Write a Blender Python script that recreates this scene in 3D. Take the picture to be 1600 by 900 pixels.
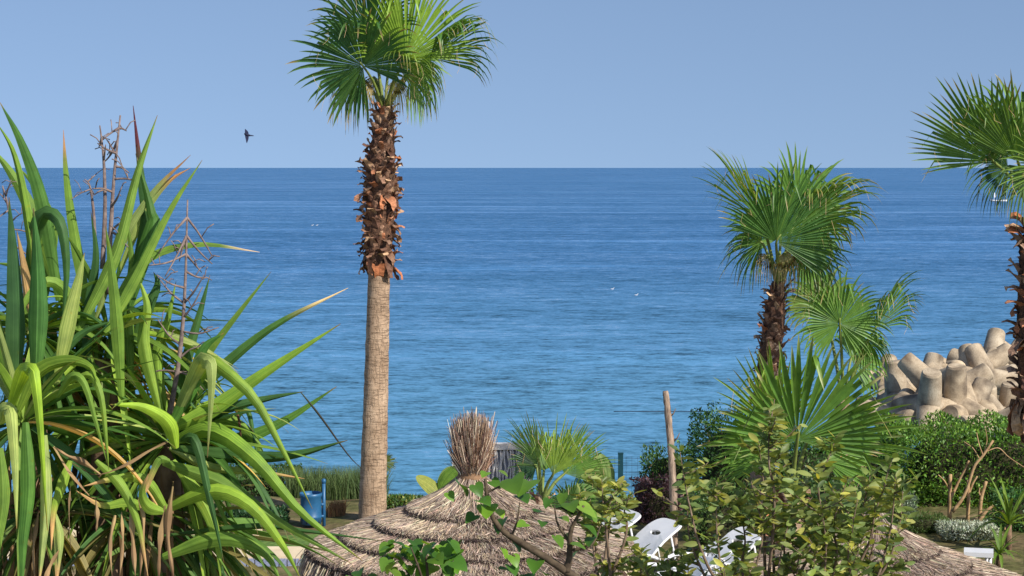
import bpy, math, random
import numpy as np
from mathutils import Vector, Matrix, Quaternion

for o in list(bpy.data.objects): bpy.data.objects.remove(o)
SC = bpy.context.scene
COL = SC.collection
R = math.radians
V = Vector

# ------------------------------------------------------------------ camera
F = 2986.0                      # focal length in pixels of the 1600 px wide photograph
CAM = V((0, 0, 5.4))
PITCH = math.atan(188 / F)
cd = bpy.data.cameras.new('camera'); cam = bpy.data.objects.new('camera', cd); COL.objects.link(cam)
cd.sensor_width = 36; cd.lens = F * 36 / 1600; cd.clip_start = 0.1; cd.clip_end = 200000
cam.location = CAM; cam.rotation_euler = (R(90) - PITCH, 0, 0)
SC.camera = cam

# ------------------------------------------------------------------ sky, sun, exposure
SUN = V((0.66, -0.62, 0.74)).normalized()
w = bpy.data.worlds.new('World'); SC.world = w; w.use_nodes = True
nt = w.node_tree; nt.nodes.clear()
wo = nt.nodes.new('ShaderNodeOutputWorld'); bg = nt.nodes.new('ShaderNodeBackground')
sky = nt.nodes.new('ShaderNodeTexSky'); sky.sky_type = 'NISHITA'; sky.sun_disc = False
sky.sun_elevation = math.asin(SUN.z); sky.sun_rotation = math.atan2(SUN.x, SUN.y)
sky.air_density = 1.0; sky.dust_density = 0.6; sky.ozone_density = 2.0
tc = nt.nodes.new('ShaderNodeTexCoord'); sx = nt.nodes.new('ShaderNodeSeparateXYZ'); cx = nt.nodes.new('ShaderNodeCombineXYZ')
mr = nt.nodes.new('ShaderNodeMapRange')          # clear air: the pale band of the horizon is thin
mr.inputs[1].default_value = -0.05; mr.inputs[2].default_value = 1.0; mr.inputs[3].default_value = 0.19; mr.inputs[4].default_value = 1.0
nt.links.new(tc.outputs['Generated'], sx.inputs[0])
nt.links.new(sx.outputs[0], cx.inputs[0]); nt.links.new(sx.outputs[1], cx.inputs[1])
nt.links.new(sx.outputs[2], mr.inputs[0]); nt.links.new(mr.outputs[0], cx.inputs[2])
nt.links.new(cx.outputs[0], sky.inputs[0])
tint = nt.nodes.new('ShaderNodeMix'); tint.data_type = 'RGBA'; tint.blend_type = 'MULTIPLY'; tint.inputs[0].default_value = 1
tint.inputs[7].default_value = (1.02, 0.985, 0.99, 1)
nt.links.new(sky.outputs[0], tint.inputs[6])
bg.inputs[1].default_value = 0.129
nt.links.new(tint.outputs[2], bg.inputs[0]); nt.links.new(bg.outputs[0], wo.inputs[0])

sl = bpy.data.lights.new('sun', 'SUN'); sl.energy = 4.9; sl.angle = R(0.55); sl.color = (1, 0.95, 0.86)
so = bpy.data.objects.new('sun', sl); COL.objects.link(so)
so.rotation_euler = SUN.to_track_quat('Z', 'Y').to_euler(); so.location = (20, -10, 30)
vs = SC.view_settings; vs.view_transform = 'Standard'; vs.look = 'None'; vs.exposure = 0.15; vs.gamma = 1; vs.use_curve_mapping = False

# ------------------------------------------------------------------ helpers
FW = V((0, math.cos(PITCH), -math.sin(PITCH))); UP = V((0, math.sin(PITCH), math.cos(PITCH)))
def P(px, py, d):
    v = V(((px - 800) / F, 0, 0)) + UP * ((450 - py) / F) + FW
    return CAM + v * (d / v.y)
def GX(px, d): return (px - 800) / F * d
def srgb(r, g, b):
    return tuple(((c / 255) / 12.92 if c / 255 < 0.04045 else ((c / 255 + 0.055) / 1.055) ** 2.4) for c in (r, g, b))
rng = random.Random(7)
nr = np.random.default_rng(11)
U = rng.uniform

def props(o, label=None, cat=None, group=None, kind=None):
    if label: o['label'] = label
    if cat: o['category'] = cat
    if group: o['group'] = group
    if kind: o['kind'] = kind
    return o
def thing(name, label, cat, loc, group=None, rz=0):
    o = bpy.data.objects.new(name, None); COL.objects.link(o); o.location = loc; o.rotation_euler = (0, 0, rz)
    o.empty_display_size = 0.2
    return props(o, label, cat, group)
def root_loc(o):
    while o.parent: o = o.parent
    return o.location
def link(name, me, parent=None, mw=None):
    o = bpy.data.objects.new(name, me); COL.objects.link(o)
    if parent:
        o.parent = parent
        if mw is not None: o.matrix_local = Matrix.Translation(-root_loc(parent)) @ mw
    elif mw is not None: o.matrix_world = mw
    return o

class MB:
    def __init__(s): s.v = []; s.f = []; s.c = []
    def add(s, vs, fs, col=(1, 1, 1)):
        n = len(s.v); s.v += [tuple(p) for p in vs]; s.f += [tuple(i + n for i in f) for f in fs]
        if isinstance(col, list): s.c += col
        else: s.c += [col] * len(vs)
    def box(s, a, b, col=(1, 1, 1), M=None):
        x0, y0, z0 = a; x1, y1, z1 = b
        vs = [V(p) for p in ((x0,y0,z0),(x1,y0,z0),(x1,y1,z0),(x0,y1,z0),(x0,y0,z1),(x1,y0,z1),(x1,y1,z1),(x0,y1,z1))]
        if M is not None: vs = [M @ p for p in vs]
        s.add(vs, [(0,3,2,1),(4,5,6,7),(0,1,5,4),(1,2,6,5),(2,3,7,6),(3,0,4,7)], col)
    def tube(s, pts, rad, n=8, col=(1, 1, 1), cap=True, jit=0):
        pts = [V(p) for p in pts]
        if not hasattr(rad, '__len__'): rad = [rad] * len(pts)
        base = len(s.v); ref = V((0.3, 1, 0.1)).normalized()
        vs = []
        for i, p in enumerate(pts):
            t = (pts[min(i + 1, len(pts) - 1)] - pts[max(i - 1, 0)]).normalized()
            a = t.cross(ref)
            if a.length < 1e-4: a = t.cross(V((1, 0, 0)))
            a.normalize(); b = t.cross(a)
            for k in range(n):
                q = 2 * math.pi * k / n; r = rad[i] * (1 + (U(-jit, jit) if jit else 0))
                vs.append(p + a * math.cos(q) * r + b * math.sin(q) * r)
        fs = [(i*n+k, i*n+(k+1) % n, (i+1)*n+(k+1) % n, (i+1)*n+k) for i in range(len(pts)-1) for k in range(n)]
        if cap: fs += [tuple(range(n))[::-1], tuple((len(pts)-1)*n + k for k in range(n))]
        cols = col if not isinstance(col, list) else [c for c in col for _ in range(n)]
        s.add(vs, fs, cols)
    def lathe(s, prof, n=24, col=(1, 1, 1), M=None, cap=True):
        vs = []
        for r, z in prof:
            for k in range(n):
                q = 2 * math.pi * k / n; p = V((r * math.cos(q), r * math.sin(q), z)); vs.append(M @ p if M is not None else p)
        m = len(prof)
        fs = [(i*n+k, i*n+(k+1) % n, (i+1)*n+(k+1) % n, (i+1)*n+k) for i in range(m-1) for k in range(n)]
        if cap: fs += [tuple(range(n))[::-1], tuple((m-1)*n + k for k in range(n))]
        s.add(vs, fs, col)
    def strip(s, pts, sides, normals, widths, fold=0.3, cols=(1, 1, 1), crease=False):
        xs = (-1, -.5, 0, 0, .5, 1) if crease else (-1, 0, 1)
        vs = []; cc = []; m = len(xs)
        for i, p in enumerate(pts):
            w_ = widths[i] / 2; c = cols[i] if isinstance(cols, list) else cols
            for x in xs:
                vs.append(p + sides[i] * (w_ * x) - normals[i] * (fold * w_ * ((1 - abs(x)) + (.12 if abs(x) == .5 else 0)))); cc.append((*c, (x + 1) / 2))
        fs = []
        for i in range(len(pts) - 1):
            for j in range(m - 1):
                if crease and j == 2: continue
                a = i * m + j; fs.append((a, a + 1, a + m + 1, a + m))
        s.add(vs, fs, cc)
    def mesh(s, name, mat, off=V((0, 0, 0)), smooth=True):
        me = bpy.data.meshes.new(name)
        a = np.array(s.v, dtype=float) - np.array(off) if s.v else np.zeros((0, 3))
        me.from_pydata(a.tolist(), [], s.f)
        ca = me.color_attributes.new('Col', 'FLOAT_COLOR', 'POINT')
        c = np.ones((len(s.v), 4)); c[:, :] = np.array([k if len(k) == 4 else (*k, 1.0) for k in s.c]); ca.data.foreach_set('color', c.ravel())
        if smooth: me.polygons.foreach_set('use_smooth', [True] * len(me.polygons))
        me.materials.append(mat); me.update()
        return me
    def build(s, name, mat, parent=None, smooth=True, **kw):
        off = root_loc(parent) if parent else V((0, 0, 0))
        o = link(name, s.mesh(name, mat, off, smooth), parent)
        return props(o, **kw)

def np_mesh(name, verts, faces, cols, mat, parent=None, smooth=False, kind=None):
    """verts (n,3), faces (m,4) quads, cols (n,3)"""
    off = np.array(root_loc(parent)) if parent else np.zeros(3)
    me = bpy.data.meshes.new(name)
    n, m = len(verts), len(faces)
    me.vertices.add(n); me.vertices.foreach_set('co', (verts - off).ravel())
    me.loops.add(m * 4); me.loops.foreach_set('vertex_index', faces.ravel().astype(np.int32))
    me.polygons.add(m); me.polygons.foreach_set('loop_start', np.arange(m, dtype=np.int32) * 4)
    if smooth: me.polygons.foreach_set('use_smooth', np.ones(m, dtype=bool))
    me.update(calc_edges=True)
    ca = me.color_attributes.new('Col', 'FLOAT_COLOR', 'POINT')
    c = np.ones((n, 4)); c[:, :3] = cols; ca.data.foreach_set('color', c.ravel())
    me.materials.append(mat)
    o = link(name, me, parent)
    if kind: o['kind'] = kind
    return o
def ribbons(name, A, B, C, W, cols, mat, parent=None, kind='stuff', tip=0.25):
    """three-point blades: A base, B middle, C tip (n,3); W widths (n,)"""
    n = len(A); t = C - A
    rv = nr.normal(size=(n, 3)); s = np.cross(t, rv); s /= np.linalg.norm(s, axis=1, keepdims=True) + 1e-9
    s = s * (W[:, None] / 2)
    v = np.stack([A - s, A + s, B - s * .9, B + s * .9, C - s * tip, C + s * tip], axis=1).reshape(-1, 3)
    i = np.arange(n)[:, None] * 6
    f = np.concatenate([i + np.array([[0, 1, 3, 2]]), i + np.array([[2, 3, 5, 4]])], axis=0)
    return np_mesh(name, v, f, np.repeat(cols, 6, axis=0), mat, parent, kind=kind)
def leaf_cloud(name, pts, size, cols, mat, parent=None, up=0.4, out=None, slim=0.42, kind='stuff'):
    """leaf-shaped folded quads; pts (n,3), size (n,)"""
    n = len(pts); d = nr.normal(size=(n, 3))
    if out is not None: d += out * 1.2
    d[:, 2] += up; d /= np.linalg.norm(d, axis=1, keepdims=True)
    s = np.cross(d, nr.normal(size=(n, 3))); s /= np.linalg.norm(s, axis=1, keepdims=True) + 1e-9
    nn = np.cross(s, d)
    L = size[:, None]
    v = np.stack([pts, pts + d*L*.45 - s*L*slim*.5 + nn*L*.08, pts + d*L - nn*L*.1, pts + d*L*.45 + s*L*slim*.5 + nn*L*.08], axis=1).reshape(-1, 3)
    f = np.arange(n)[:, None] * 4 + np.array([[0, 1, 2, 3]])
    return np_mesh(name, v, f, np.repeat(cols, 4, axis=0), mat, parent, kind=kind)
def tints(n, base, var=0.3, alt=None, p=0.2):
    c = np.array(base)[None] * np.exp(nr.normal(size=(n, 1)) * var) * (1 + nr.normal(size=(n, 3)) * 0.06)
    if alt is not None:
        k = nr.random(n) < p; c[k] = np.array(alt) * np.exp(nr.normal(size=(k.sum(), 1)) * var)
    return np.clip(c, 0.002, 0.9)
def curve(pts, n=12):
    pts = [V(p) for p in pts]
    if len(pts) == 2: return [pts[0].lerp(pts[1], i / (n - 1)) for i in range(n)]
    out = []; q = [pts[0] * 2 - pts[1]] + pts + [pts[-1] * 2 - pts[-2]]; m = len(pts) - 1
    for i in range(n):
        u = i / (n - 1) * m; k = min(int(u), m - 1); t = u - k; a, b, c, d = q[k:k+4]
        out.append(0.5 * ((2*b) + (c - a)*t + (2*a - 5*b + 4*c - d)*t*t + (3*b - a - 3*c + d)*t**3))
    return out

# ------------------------------------------------------------------ materials
def mat(name): 
    m = bpy.data.materials.new(name); m.use_nodes = True; n = m.node_tree; n.nodes.clear(); return m, n
def N(n, t, **k):
    x = n.nodes.new(t)
    for a, b in k.items(): setattr(x, a, b)
    return x
def noise(n, scale, detail=4, vec=None, rough=0.55, obj=True):
    x = N(n, 'ShaderNodeTexNoise'); x.inputs['Scale'].default_value = scale; x.inputs['Detail'].default_value = detail; x.inputs['Roughness'].default_value = rough
    if vec is not None: n.links.new(vec, x.inputs['Vector'])
    else: n.links.new(N(n, 'ShaderNodeTexCoord').outputs['Object'], x.inputs['Vector'])
    return x
def ramp(n, fac, stops):
    x = N(n, 'ShaderNodeValToRGB'); e = x.color_ramp.elements
    while len(e) < len(stops): e.new(0.5)
    for i, (p, c) in enumerate(stops): e[i].position = p; e[i].color = (*c, 1) if len(c) == 3 else c
    n.links.new(fac, x.inputs[0]); return x
def mul(n, a, b, fac=1.0, mode='MULTIPLY'):
    x = N(n, 'ShaderNodeMix', data_type='RGBA', blend_type=mode); x.inputs[0].default_value = fac
    n.links.new(a, x.inputs[6])
    if isinstance(b, tuple): x.inputs[7].default_value = (*b, 1)
    else: n.links.new(b, x.inputs[7])
    return x.outputs[2]
def bump(n, h, strength, dist):
    x = N(n, 'ShaderNodeBump'); x.inputs['Strength'].default_value = strength; x.inputs['Distance'].default_value = dist
    n.links.new(h, x.inputs['Height']); return x.outputs[0]
def finish(n, color, rough=0.8, spec=0.3, normal=None, trans=0.0, tcol=None):
    p = N(n, 'ShaderNodeBsdfPrincipled'); out = N(n, 'ShaderNodeOutputMaterial')
    n.links.new(color, p.inputs['Base Color']); p.inputs['Roughness'].default_value = rough; p.inputs['Specular IOR Level'].default_value = spec
    if normal is not None: n.links.new(normal, p.inputs['Normal'])
    if trans:
        t = N(n, 'ShaderNodeBsdfTranslucent'); m = N(n, 'ShaderNodeMixShader'); m.inputs[0].default_value = trans
        n.links.new(tcol if tcol is not None else color, t.inputs['Color'])
        n.links.new(p.outputs[0], m.inputs[1]); n.links.new(t.outputs[0], m.inputs[2]); n.links.new(m.outputs[0], out.inputs[0])
    else: n.links.new(p.outputs[0], out.inputs[0])
def leaf_mat(name, rough=0.4, spec=0.4, trans=0.3, rnd=0.0, yellow=(1.5, 1.35, 0.5), streak=None, veins=0):
    m, n = mat(name); a = N(n, 'ShaderNodeAttribute', attribute_name='Col')
    col = a.outputs['Color']
    if rnd:
        oi = N(n, 'ShaderNodeObjectInfo'); r = ramp(n, oi.outputs['Random'], [(0, (1 - rnd, 1 - rnd, 1 - rnd)), (0.75, (1.1, 1.05, 1)), (1, (1 + rnd*1.2, 1 + rnd, 0.8))])
        col = mul(n, col, r.outputs[0])
    nz = noise(n, streak or 9, 3); r2 = ramp(n, nz.outputs[0], [(0.3, (0.92, 0.92, 0.86)), (0.7, (1.48, 1.40, 1.2))])
    col = mul(n, col, r2.outputs[0])
    if veins:
        oi = N(n, 'ShaderNodeObjectInfo'); vx = N(n, 'ShaderNodeCombineXYZ'); mm = N(n, 'ShaderNodeMath', operation='MULTIPLY'); mm.inputs[1].default_value = 60
        n.links.new(oi.outputs['Random'], mm.inputs[0]); n.links.new(a.outputs['Alpha'], vx.inputs[0]); n.links.new(mm.outputs[0], vx.inputs[1])
        vn = noise(n, veins, 3, vx.outputs[0], .7); col = mul(n, col, ramp(n, vn.outputs[0], [(0.3, (0.5, 0.58, 0.5)), (0.5, (1, 1, 1)), (0.7, (1.6, 1.4, 1.7))]).outputs[0])
    if veins:
        sp = noise(n, 26, 4, None, .7); col = mul(n, col, ramp(n, sp.outputs[0], [(0.62, (1, 1, 1)), (0.70, (1.25, .95, .75))]).outputs[0])
    tcol = mul(n, col, yellow)
    finish(n, col, rough, spec, None, trans, tcol); return m
def noise_mat(name, c1, c2, scale, rough=0.85, bstr=0.4, bdist=0.02, detail=5, c3=None, spec=0.25, stretch=None, use_col=False):
    m, n = mat(name); vec = None
    if stretch:
        mp = N(n, 'ShaderNodeMapping'); mp.inputs['Scale'].default_value = stretch
        n.links.new(N(n, 'ShaderNodeTexCoord').outputs['Object'], mp.inputs[0]); vec = mp.outputs[0]
    nz = noise(n, scale, detail, vec)
    st = [(0.3, c1), (0.7, c2)] if c3 is None else [(0.25, c1), (0.5, c2), (0.75, c3)]
    col = ramp(n, nz.outputs[0], st).outputs[0]
    if use_col: col = mul(n, col, N(n, 'ShaderNodeAttribute', attribute_name='Col').outputs['Color'])
    finish(n, col, rough, spec, bump(n, nz.outputs[0], bstr, bdist)); return m
def col_mat(name, rough=0.8, spec=0.25, trans=0.0, nscale=20):
    m, n = mat(name); a = N(n, 'ShaderNodeAttribute', attribute_name='Col'); nz = noise(n, nscale, 4)
    r2 = ramp(n, nz.outputs[0], [(0.3, (0.8, 0.8, 0.8)), (0.7, (1.15, 1.15, 1.15))])
    finish(n, mul(n, a.outputs['Color'], r2.outputs[0]), rough, spec, bump(n, nz.outputs[0], 0.2, 0.01), trans); return m

M_fan = leaf_mat('fan_leaf', 0.42, 0.45, 0.34)
M_petiole = col_mat('petiole', 0.5, 0.4)
M_yucca = leaf_mat('yucca_leaf', 0.56, 0.22, 0.28, streak=14, veins=13, rnd=.2)
M_leaf = leaf_mat('shrub_leaf', 0.45, 0.35, 0.38, rnd=0.3)
M_heart = leaf_mat('heart_leaf', 0.4, 0.35, 0.38, rnd=0.3)
M_foliage = leaf_mat('foliage', 0.45, 0.35, 0.25, streak=3)
M_grass = leaf_mat('grass', 0.6, 0.2, 0.3, streak=3)
M_straw = col_mat('straw', 0.85, 0.15, 0.12)
M_dry = col_mat('dry_leaf', 0.75, 0.2, 0.15, 12)
M_bark = noise_mat('bark', srgb(92, 72, 56), srgb(150, 122, 98), 14, 0.9, 0.6, 0.02)
M_twig = noise_mat('twig', srgb(98, 80, 66), srgb(140, 120, 100), 30, 0.9, 0.3, 0.005)
M_darkstem = noise_mat('dark_stem', srgb(62, 50, 40), srgb(98, 84, 66), 30, 0.85, 0.4, 0.005)
M_stalk = noise_mat('dead_stalk', srgb(92, 78, 76), srgb(152, 132, 122), 40, 0.9, 0.3, 0.004)
M_white = noise_mat('white_plastic', (0.72, 0.72, 0.74), (0.8, 0.8, 0.8), 5, 0.35, 0.03, 0.002, spec=0.5)
M_cane = noise_mat('pale_cane', srgb(190, 182, 176), srgb(224, 218, 212), 8, 0.7, 0.2, 0.005)
M_panel = noise_mat('grey_panel', srgb(146, 150, 164), srgb(176, 178, 188), 3, 0.7, 0.1, 0.005)
M_bin = noise_mat('blue_enamel', srgb(30, 82, 122), srgb(46, 104, 146), 6, 0.42, 0.08, 0.003, spec=0.5)
M_post = noise_mat('green_enamel', srgb(14, 56, 66), srgb(24, 72, 84), 6, 0.5, 0.05, 0.002, spec=0.4)
M_black = noise_mat('dark_rope', srgb(34, 44, 60), srgb(50, 60, 76), 6, 0.8, 0.1, 0.005)
M_cream = noise_mat('cream_stone', srgb(205, 184, 150), srgb(228, 208, 174), 4, 0.85, 0.2, 0.01)
M_tile = noise_mat('mosaic', srgb(110, 120, 150), srgb(160, 165, 185), 60, 0.4, 0.1, 0.005)
M_silver = leaf_mat('silver_leaf', 0.7, 0.2, 0.15, streak=4)
M_bird = col_mat('feather', 0.7, 0.2)
def boot_material():
    m, n = mat('leaf_boot'); oi = N(n, 'ShaderNodeObjectInfo')
    r = ramp(n, oi.outputs['Random'], [(0, srgb(92, 66, 56)), (0.3, srgb(138, 104, 84)), (0.6, srgb(160, 134, 114)), (0.75, srgb(196, 124, 82)), (0.85, srgb(172, 140, 116)), (1, srgb(214, 178, 140))])
    nz = noise(n, 30, 5); r2 = ramp(n, nz.outputs[0], [(0.3, (0.55, 0.52, 0.5)), (0.65, (1.15, 1.15, 1.15))])
    a = N(n, 'ShaderNodeAttribute', attribute_name='Col')
    finish(n, mul(n, mul(n, r.outputs[0], r2.outputs[0]), a.outputs['Color']), 0.75, 0.25, bump(n, nz.outputs[0], 0.6, 0.01)); return m
M_boot = boot_material()
def trunk_material():
    m, n = mat('palm_trunk'); tcn = N(n, 'ShaderNodeTexCoord')
    mp = N(n, 'ShaderNodeMapping'); mp.inputs['Scale'].default_value = (6, 6, 44); n.links.new(tcn.outputs['Object'], mp.inputs[0])
    mv = N(n, 'ShaderNodeMapping'); mv.inputs['Scale'].default_value = (42, 42, 7); n.links.new(tcn.outputs['Object'], mv.inputs[0])
    a = noise(n, 1.0, 6, mp.outputs[0], 0.7); a.inputs['Distortion'].default_value = .6; b = noise(n, 1.0, 4, mv.outputs[0]); c = noise(n, 3.0, 3)
    big = ramp(n, c.outputs[0], [(0.3, srgb(152, 126, 102)), (0.7, srgb(202, 174, 146))])
    ring = ramp(n, a.outputs[0], [(0.34, (0.5, 0.46, 0.44)), (0.47, (1, 1, 1)), (0.7, (1.15, 1.13, 1.1))])
    crack = ramp(n, b.outputs[0], [(0.36, (0.45, 0.4, 0.38)), (0.47, (1, 1, 1))])
    col = mul(n, mul(n, big.outputs[0], ring.outputs[0]), crack.outputs[0], 0.28)
    h = mul(n, ring.outputs[0], crack.outputs[0])
    finish(n, col, 0.9, 0.2, bump(n, h, 0.8, 0.02)); return m
M_trunk = trunk_material()
def concrete_material():
    m, n = mat('concrete'); nz = noise(n, 1.3, 6); fine = noise(n, 14, 5); st = noise(n, 0.7, 3)
    col = ramp(n, nz.outputs[0], [(0.3, srgb(140, 124, 104)), (0.5, srgb(186, 168, 142)), (0.72, srgb(206, 190, 164))]).outputs[0]
    col = mul(n, col, ramp(n, fine.outputs[0], [(0.3, (0.82, 0.8, 0.78)), (0.6, (1.05, 1.05, 1.05))]).outputs[0])
    col = mul(n, col, ramp(n, st.outputs[0], [(0.36, (0.55, 0.55, 0.57)), (0.5, (.95, .95, .95)), (0.6, (1, 1, 1))]).outputs[0])
    oi = N(n, 'ShaderNodeObjectInfo')
    col = mul(n, col, ramp(n, oi.outputs['Random'], [(0, (0.85, 0.86, 0.88)), (1, (1.05, 1.03, 1))]).outputs[0])
    finish(n, col, 0.9, 0.2, bump(n, fine.outputs[0], 0.4, 0.02)); return m
M_conc = concrete_material()
def sea_material():
    m, n = mat('sea_water'); tcn = N(n, 'ShaderNodeTexCoord'); o = tcn.outputs['Object']
    def mapped(s):
        x = N(n, 'ShaderNodeMapping'); x.inputs['Scale'].default_value = s; n.links.new(o, x.inputs[0]); return x.outputs[0]
    slick = noise(n, 1.0, 4, mapped((0.0035, 0.04, 1)), 0.6)
    broad = noise(n, 1.0, 3, mapped((0.004, 0.016, 1)), 0.5)
    sep = N(n, 'ShaderNodeSeparateXYZ'); n.links.new(o, sep.inputs[0])
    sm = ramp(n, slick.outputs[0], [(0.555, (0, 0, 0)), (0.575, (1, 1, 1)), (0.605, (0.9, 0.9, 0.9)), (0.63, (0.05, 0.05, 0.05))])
    # water colour: pale sand bottom near the shore, deep blue farther out
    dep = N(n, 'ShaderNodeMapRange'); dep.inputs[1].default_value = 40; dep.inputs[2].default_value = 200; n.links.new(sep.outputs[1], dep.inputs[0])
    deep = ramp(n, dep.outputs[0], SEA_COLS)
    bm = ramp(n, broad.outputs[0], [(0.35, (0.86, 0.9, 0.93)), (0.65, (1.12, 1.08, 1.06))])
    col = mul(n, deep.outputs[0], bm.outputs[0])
    stk = N(n, 'ShaderNodeMapRange'); fr = N(n, 'ShaderNodeMapRange'); fr.inputs[1].default_value = 100; fr.inputs[2].default_value = 300; fr.inputs[3].default_value = .25; n.links.new(sep.outputs[1], fr.inputs[0]); n.links.new(mul(n, sm.outputs[0], fr.outputs[0]), stk.inputs[0]); stk.inputs[3].default_value = 1.0; stk.inputs[4].default_value = 1.55  # slick streaks lightened in the base colour, standing in for reflected sky
    # slopes of the waves, from ripples to swell, taken straight from noise; calmer in the slicks
    acc = None
    for (fx, fy, amp) in ((4.5, 6.0, .8), (1.1, 2.2, .95), (0.3, 0.75, .55), (0.06, 0.2, .32), (0.012, 0.05, .26)):
        q = noise(n, 1.0, 2, mapped((fx, fy, 1)), 0.6)
        sub = N(n, 'ShaderNodeVectorMath', operation='SUBTRACT'); n.links.new(q.outputs[1], sub.inputs[0]); sub.inputs[1].default_value = (0.5, 0.5, 0.5)
        scl = N(n, 'ShaderNodeVectorMath', operation='MULTIPLY'); n.links.new(sub.outputs[0], scl.inputs[0]); scl.inputs[1].default_value = (amp * .5, amp, 0)
        if acc is None: acc = scl.outputs[0]
        else:
            ad = N(n, 'ShaderNodeVectorMath', operation='ADD'); n.links.new(acc, ad.inputs[0]); n.links.new(scl.outputs[0], ad.inputs[1]); acc = ad.outputs[0]
    sy = N(n, 'ShaderNodeSeparateXYZ'); n.links.new(acc, sy.inputs[0])          # light and shade of the ripples painted into the base colour by slope
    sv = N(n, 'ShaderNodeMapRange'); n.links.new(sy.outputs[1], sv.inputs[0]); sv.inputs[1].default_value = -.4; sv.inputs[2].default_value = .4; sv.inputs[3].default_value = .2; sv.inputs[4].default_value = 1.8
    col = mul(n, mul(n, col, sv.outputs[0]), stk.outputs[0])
    tl = N(n, 'ShaderNodeVectorMath', operation='ADD'); n.links.new(acc, tl.inputs[0]); tl.inputs[1].default_value = (0, -0.26, 0)
    sc_ = N(n, 'ShaderNodeMapRange'); far = N(n, 'ShaderNodeMapRange'); far.inputs[1].default_value = 130; far.inputs[2].default_value = 300; n.links.new(sep.outputs[1], far.inputs[0]); n.links.new(mul(n, sm.outputs[0], far.outputs[0]), sc_.inputs[0]); sc_.inputs[3].default_value = 1.0; sc_.inputs[4].default_value = 0.35
    fl = N(n, 'ShaderNodeVectorMath', operation='SCALE'); n.links.new(tl.outputs[0], fl.inputs[0]); n.links.new(sc_.outputs[0], fl.inputs['Scale'])
    ad = N(n, 'ShaderNodeVectorMath', operation='ADD'); n.links.new(fl.outputs[0], ad.inputs[0]); ad.inputs[1].default_value = (0, 0, 1)
    no = N(n, 'ShaderNodeVectorMath', operation='NORMALIZE'); n.links.new(ad.outputs[0], no.inputs[0])
    p = N(n, 'ShaderNodeBsdfPrincipled'); out = N(n, 'ShaderNodeOutputMaterial')
    n.links.new(col, p.inputs['Base Color']); p.inputs['Roughness'].default_value = 0.12; p.inputs['IOR'].default_value = 1.33
    n.links.new(no.outputs[0], p.inputs['Normal']); n.links.new(p.outputs[0], out.inputs[0]); return m
SEA_COLS = [(0, (0.094, 0.255, 0.39)), (0.3, (0.066, 0.192, 0.345)), (1, (0.044, 0.145, 0.305))]
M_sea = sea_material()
def ground_material():
    m, n = mat('earth'); a = noise(n, 0.9, 6); b = noise(n, 8, 6)
    c = ramp(n, a.outputs[0], [(0.35, srgb(112, 98, 70)), (0.5, srgb(96, 96, 58)), (0.65, srgb(150, 130, 98))]).outputs[0]
    c = mul(n, c, ramp(n, b.outputs[0], [(0.3, (0.6, 0.6, 0.6)), (0.7, (1.2, 1.2, 1.2))]).outputs[0])
    finish(n, c, 0.95, 0.1, bump(n, b.outputs[0], 0.6, 0.05)); return m
M_ground = ground_material()
M_lawn = noise_mat('lawn', srgb(70, 96, 44), srgb(112, 138, 64), 12, 0.9, 0.6, 0.03)

# ------------------------------------------------------------------ the setting
SEA_Z = -3.0
def gz(x, y):
    def ss(a, b, t):
        t = min(1, max(0, (t - a) / (b - a))); return t * t * (3 - 2 * t)
    z = -0.9 * ss(30.5, 36, y) - 3.4 * ss(35, 50, y)
    z += 2.2 * math.exp(-((x - 15.5) / 5.0) ** 2 - ((y - 54.5) / 4.0) ** 2)     # rubble core under the breakwater blocks
    z += 0.06 * math.sin(x * 1.7 + y) * math.sin(y * 1.3 - x * 0.4)
    return z
mb = MB(); xs = [-70 + i * 1.0 for i in range(141)]; ys = [-12 + i * 0.9 for i in range(84)]
vsl = [(x, y, gz(x, y)) for y in ys for x in xs]; nx = len(xs)
mb.add(vsl, [(j*nx+i, j*nx+i+1, (j+1)*nx+i+1, (j+1)*nx+i) for j in range(len(ys)-1) for i in range(nx-1)])
mb.build('ground', M_ground, kind='structure')
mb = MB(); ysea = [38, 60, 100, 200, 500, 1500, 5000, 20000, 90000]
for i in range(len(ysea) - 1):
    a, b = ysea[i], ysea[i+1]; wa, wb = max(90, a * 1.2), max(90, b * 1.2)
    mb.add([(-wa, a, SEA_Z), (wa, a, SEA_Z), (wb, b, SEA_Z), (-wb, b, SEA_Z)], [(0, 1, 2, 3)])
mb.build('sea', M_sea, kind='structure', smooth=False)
mb = MB()
lw = [(x, y, gz(x, y) + 0.025) for y in (26.5, 26.8, 27.1, 27.4, 27.7) for x in [-9 + .5 * i for i in range(16)]]
mb.add(lw, [(j*16+i, j*16+i+1, (j+1)*16+i+1, (j+1)*16+i) for j in range(4) for i in range(15)])
mb.build('lawn', M_lawn, kind='structure')
mb = MB(); mb.box((-9, 27.75, 0.0), (-3.72, 28.2, 0.07)); mb.build('path', M_cream, kind='structure', smooth=False)
mb = MB(); mb.box((-9, 25.72, 0.0), (-1.5, 26.42, 0.12)); po = mb.build('pool_coping', M_cream, kind='structure', smooth=False)
mb = MB()
for i in range(60):
    x = -8 + i * 0.11; mb.box((x, 25.69, -0.03), (x + 0.095, 25.714, 0.095))
t_ = mb.build('tile', M_tile, po, smooth=False, kind='stuff')

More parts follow.
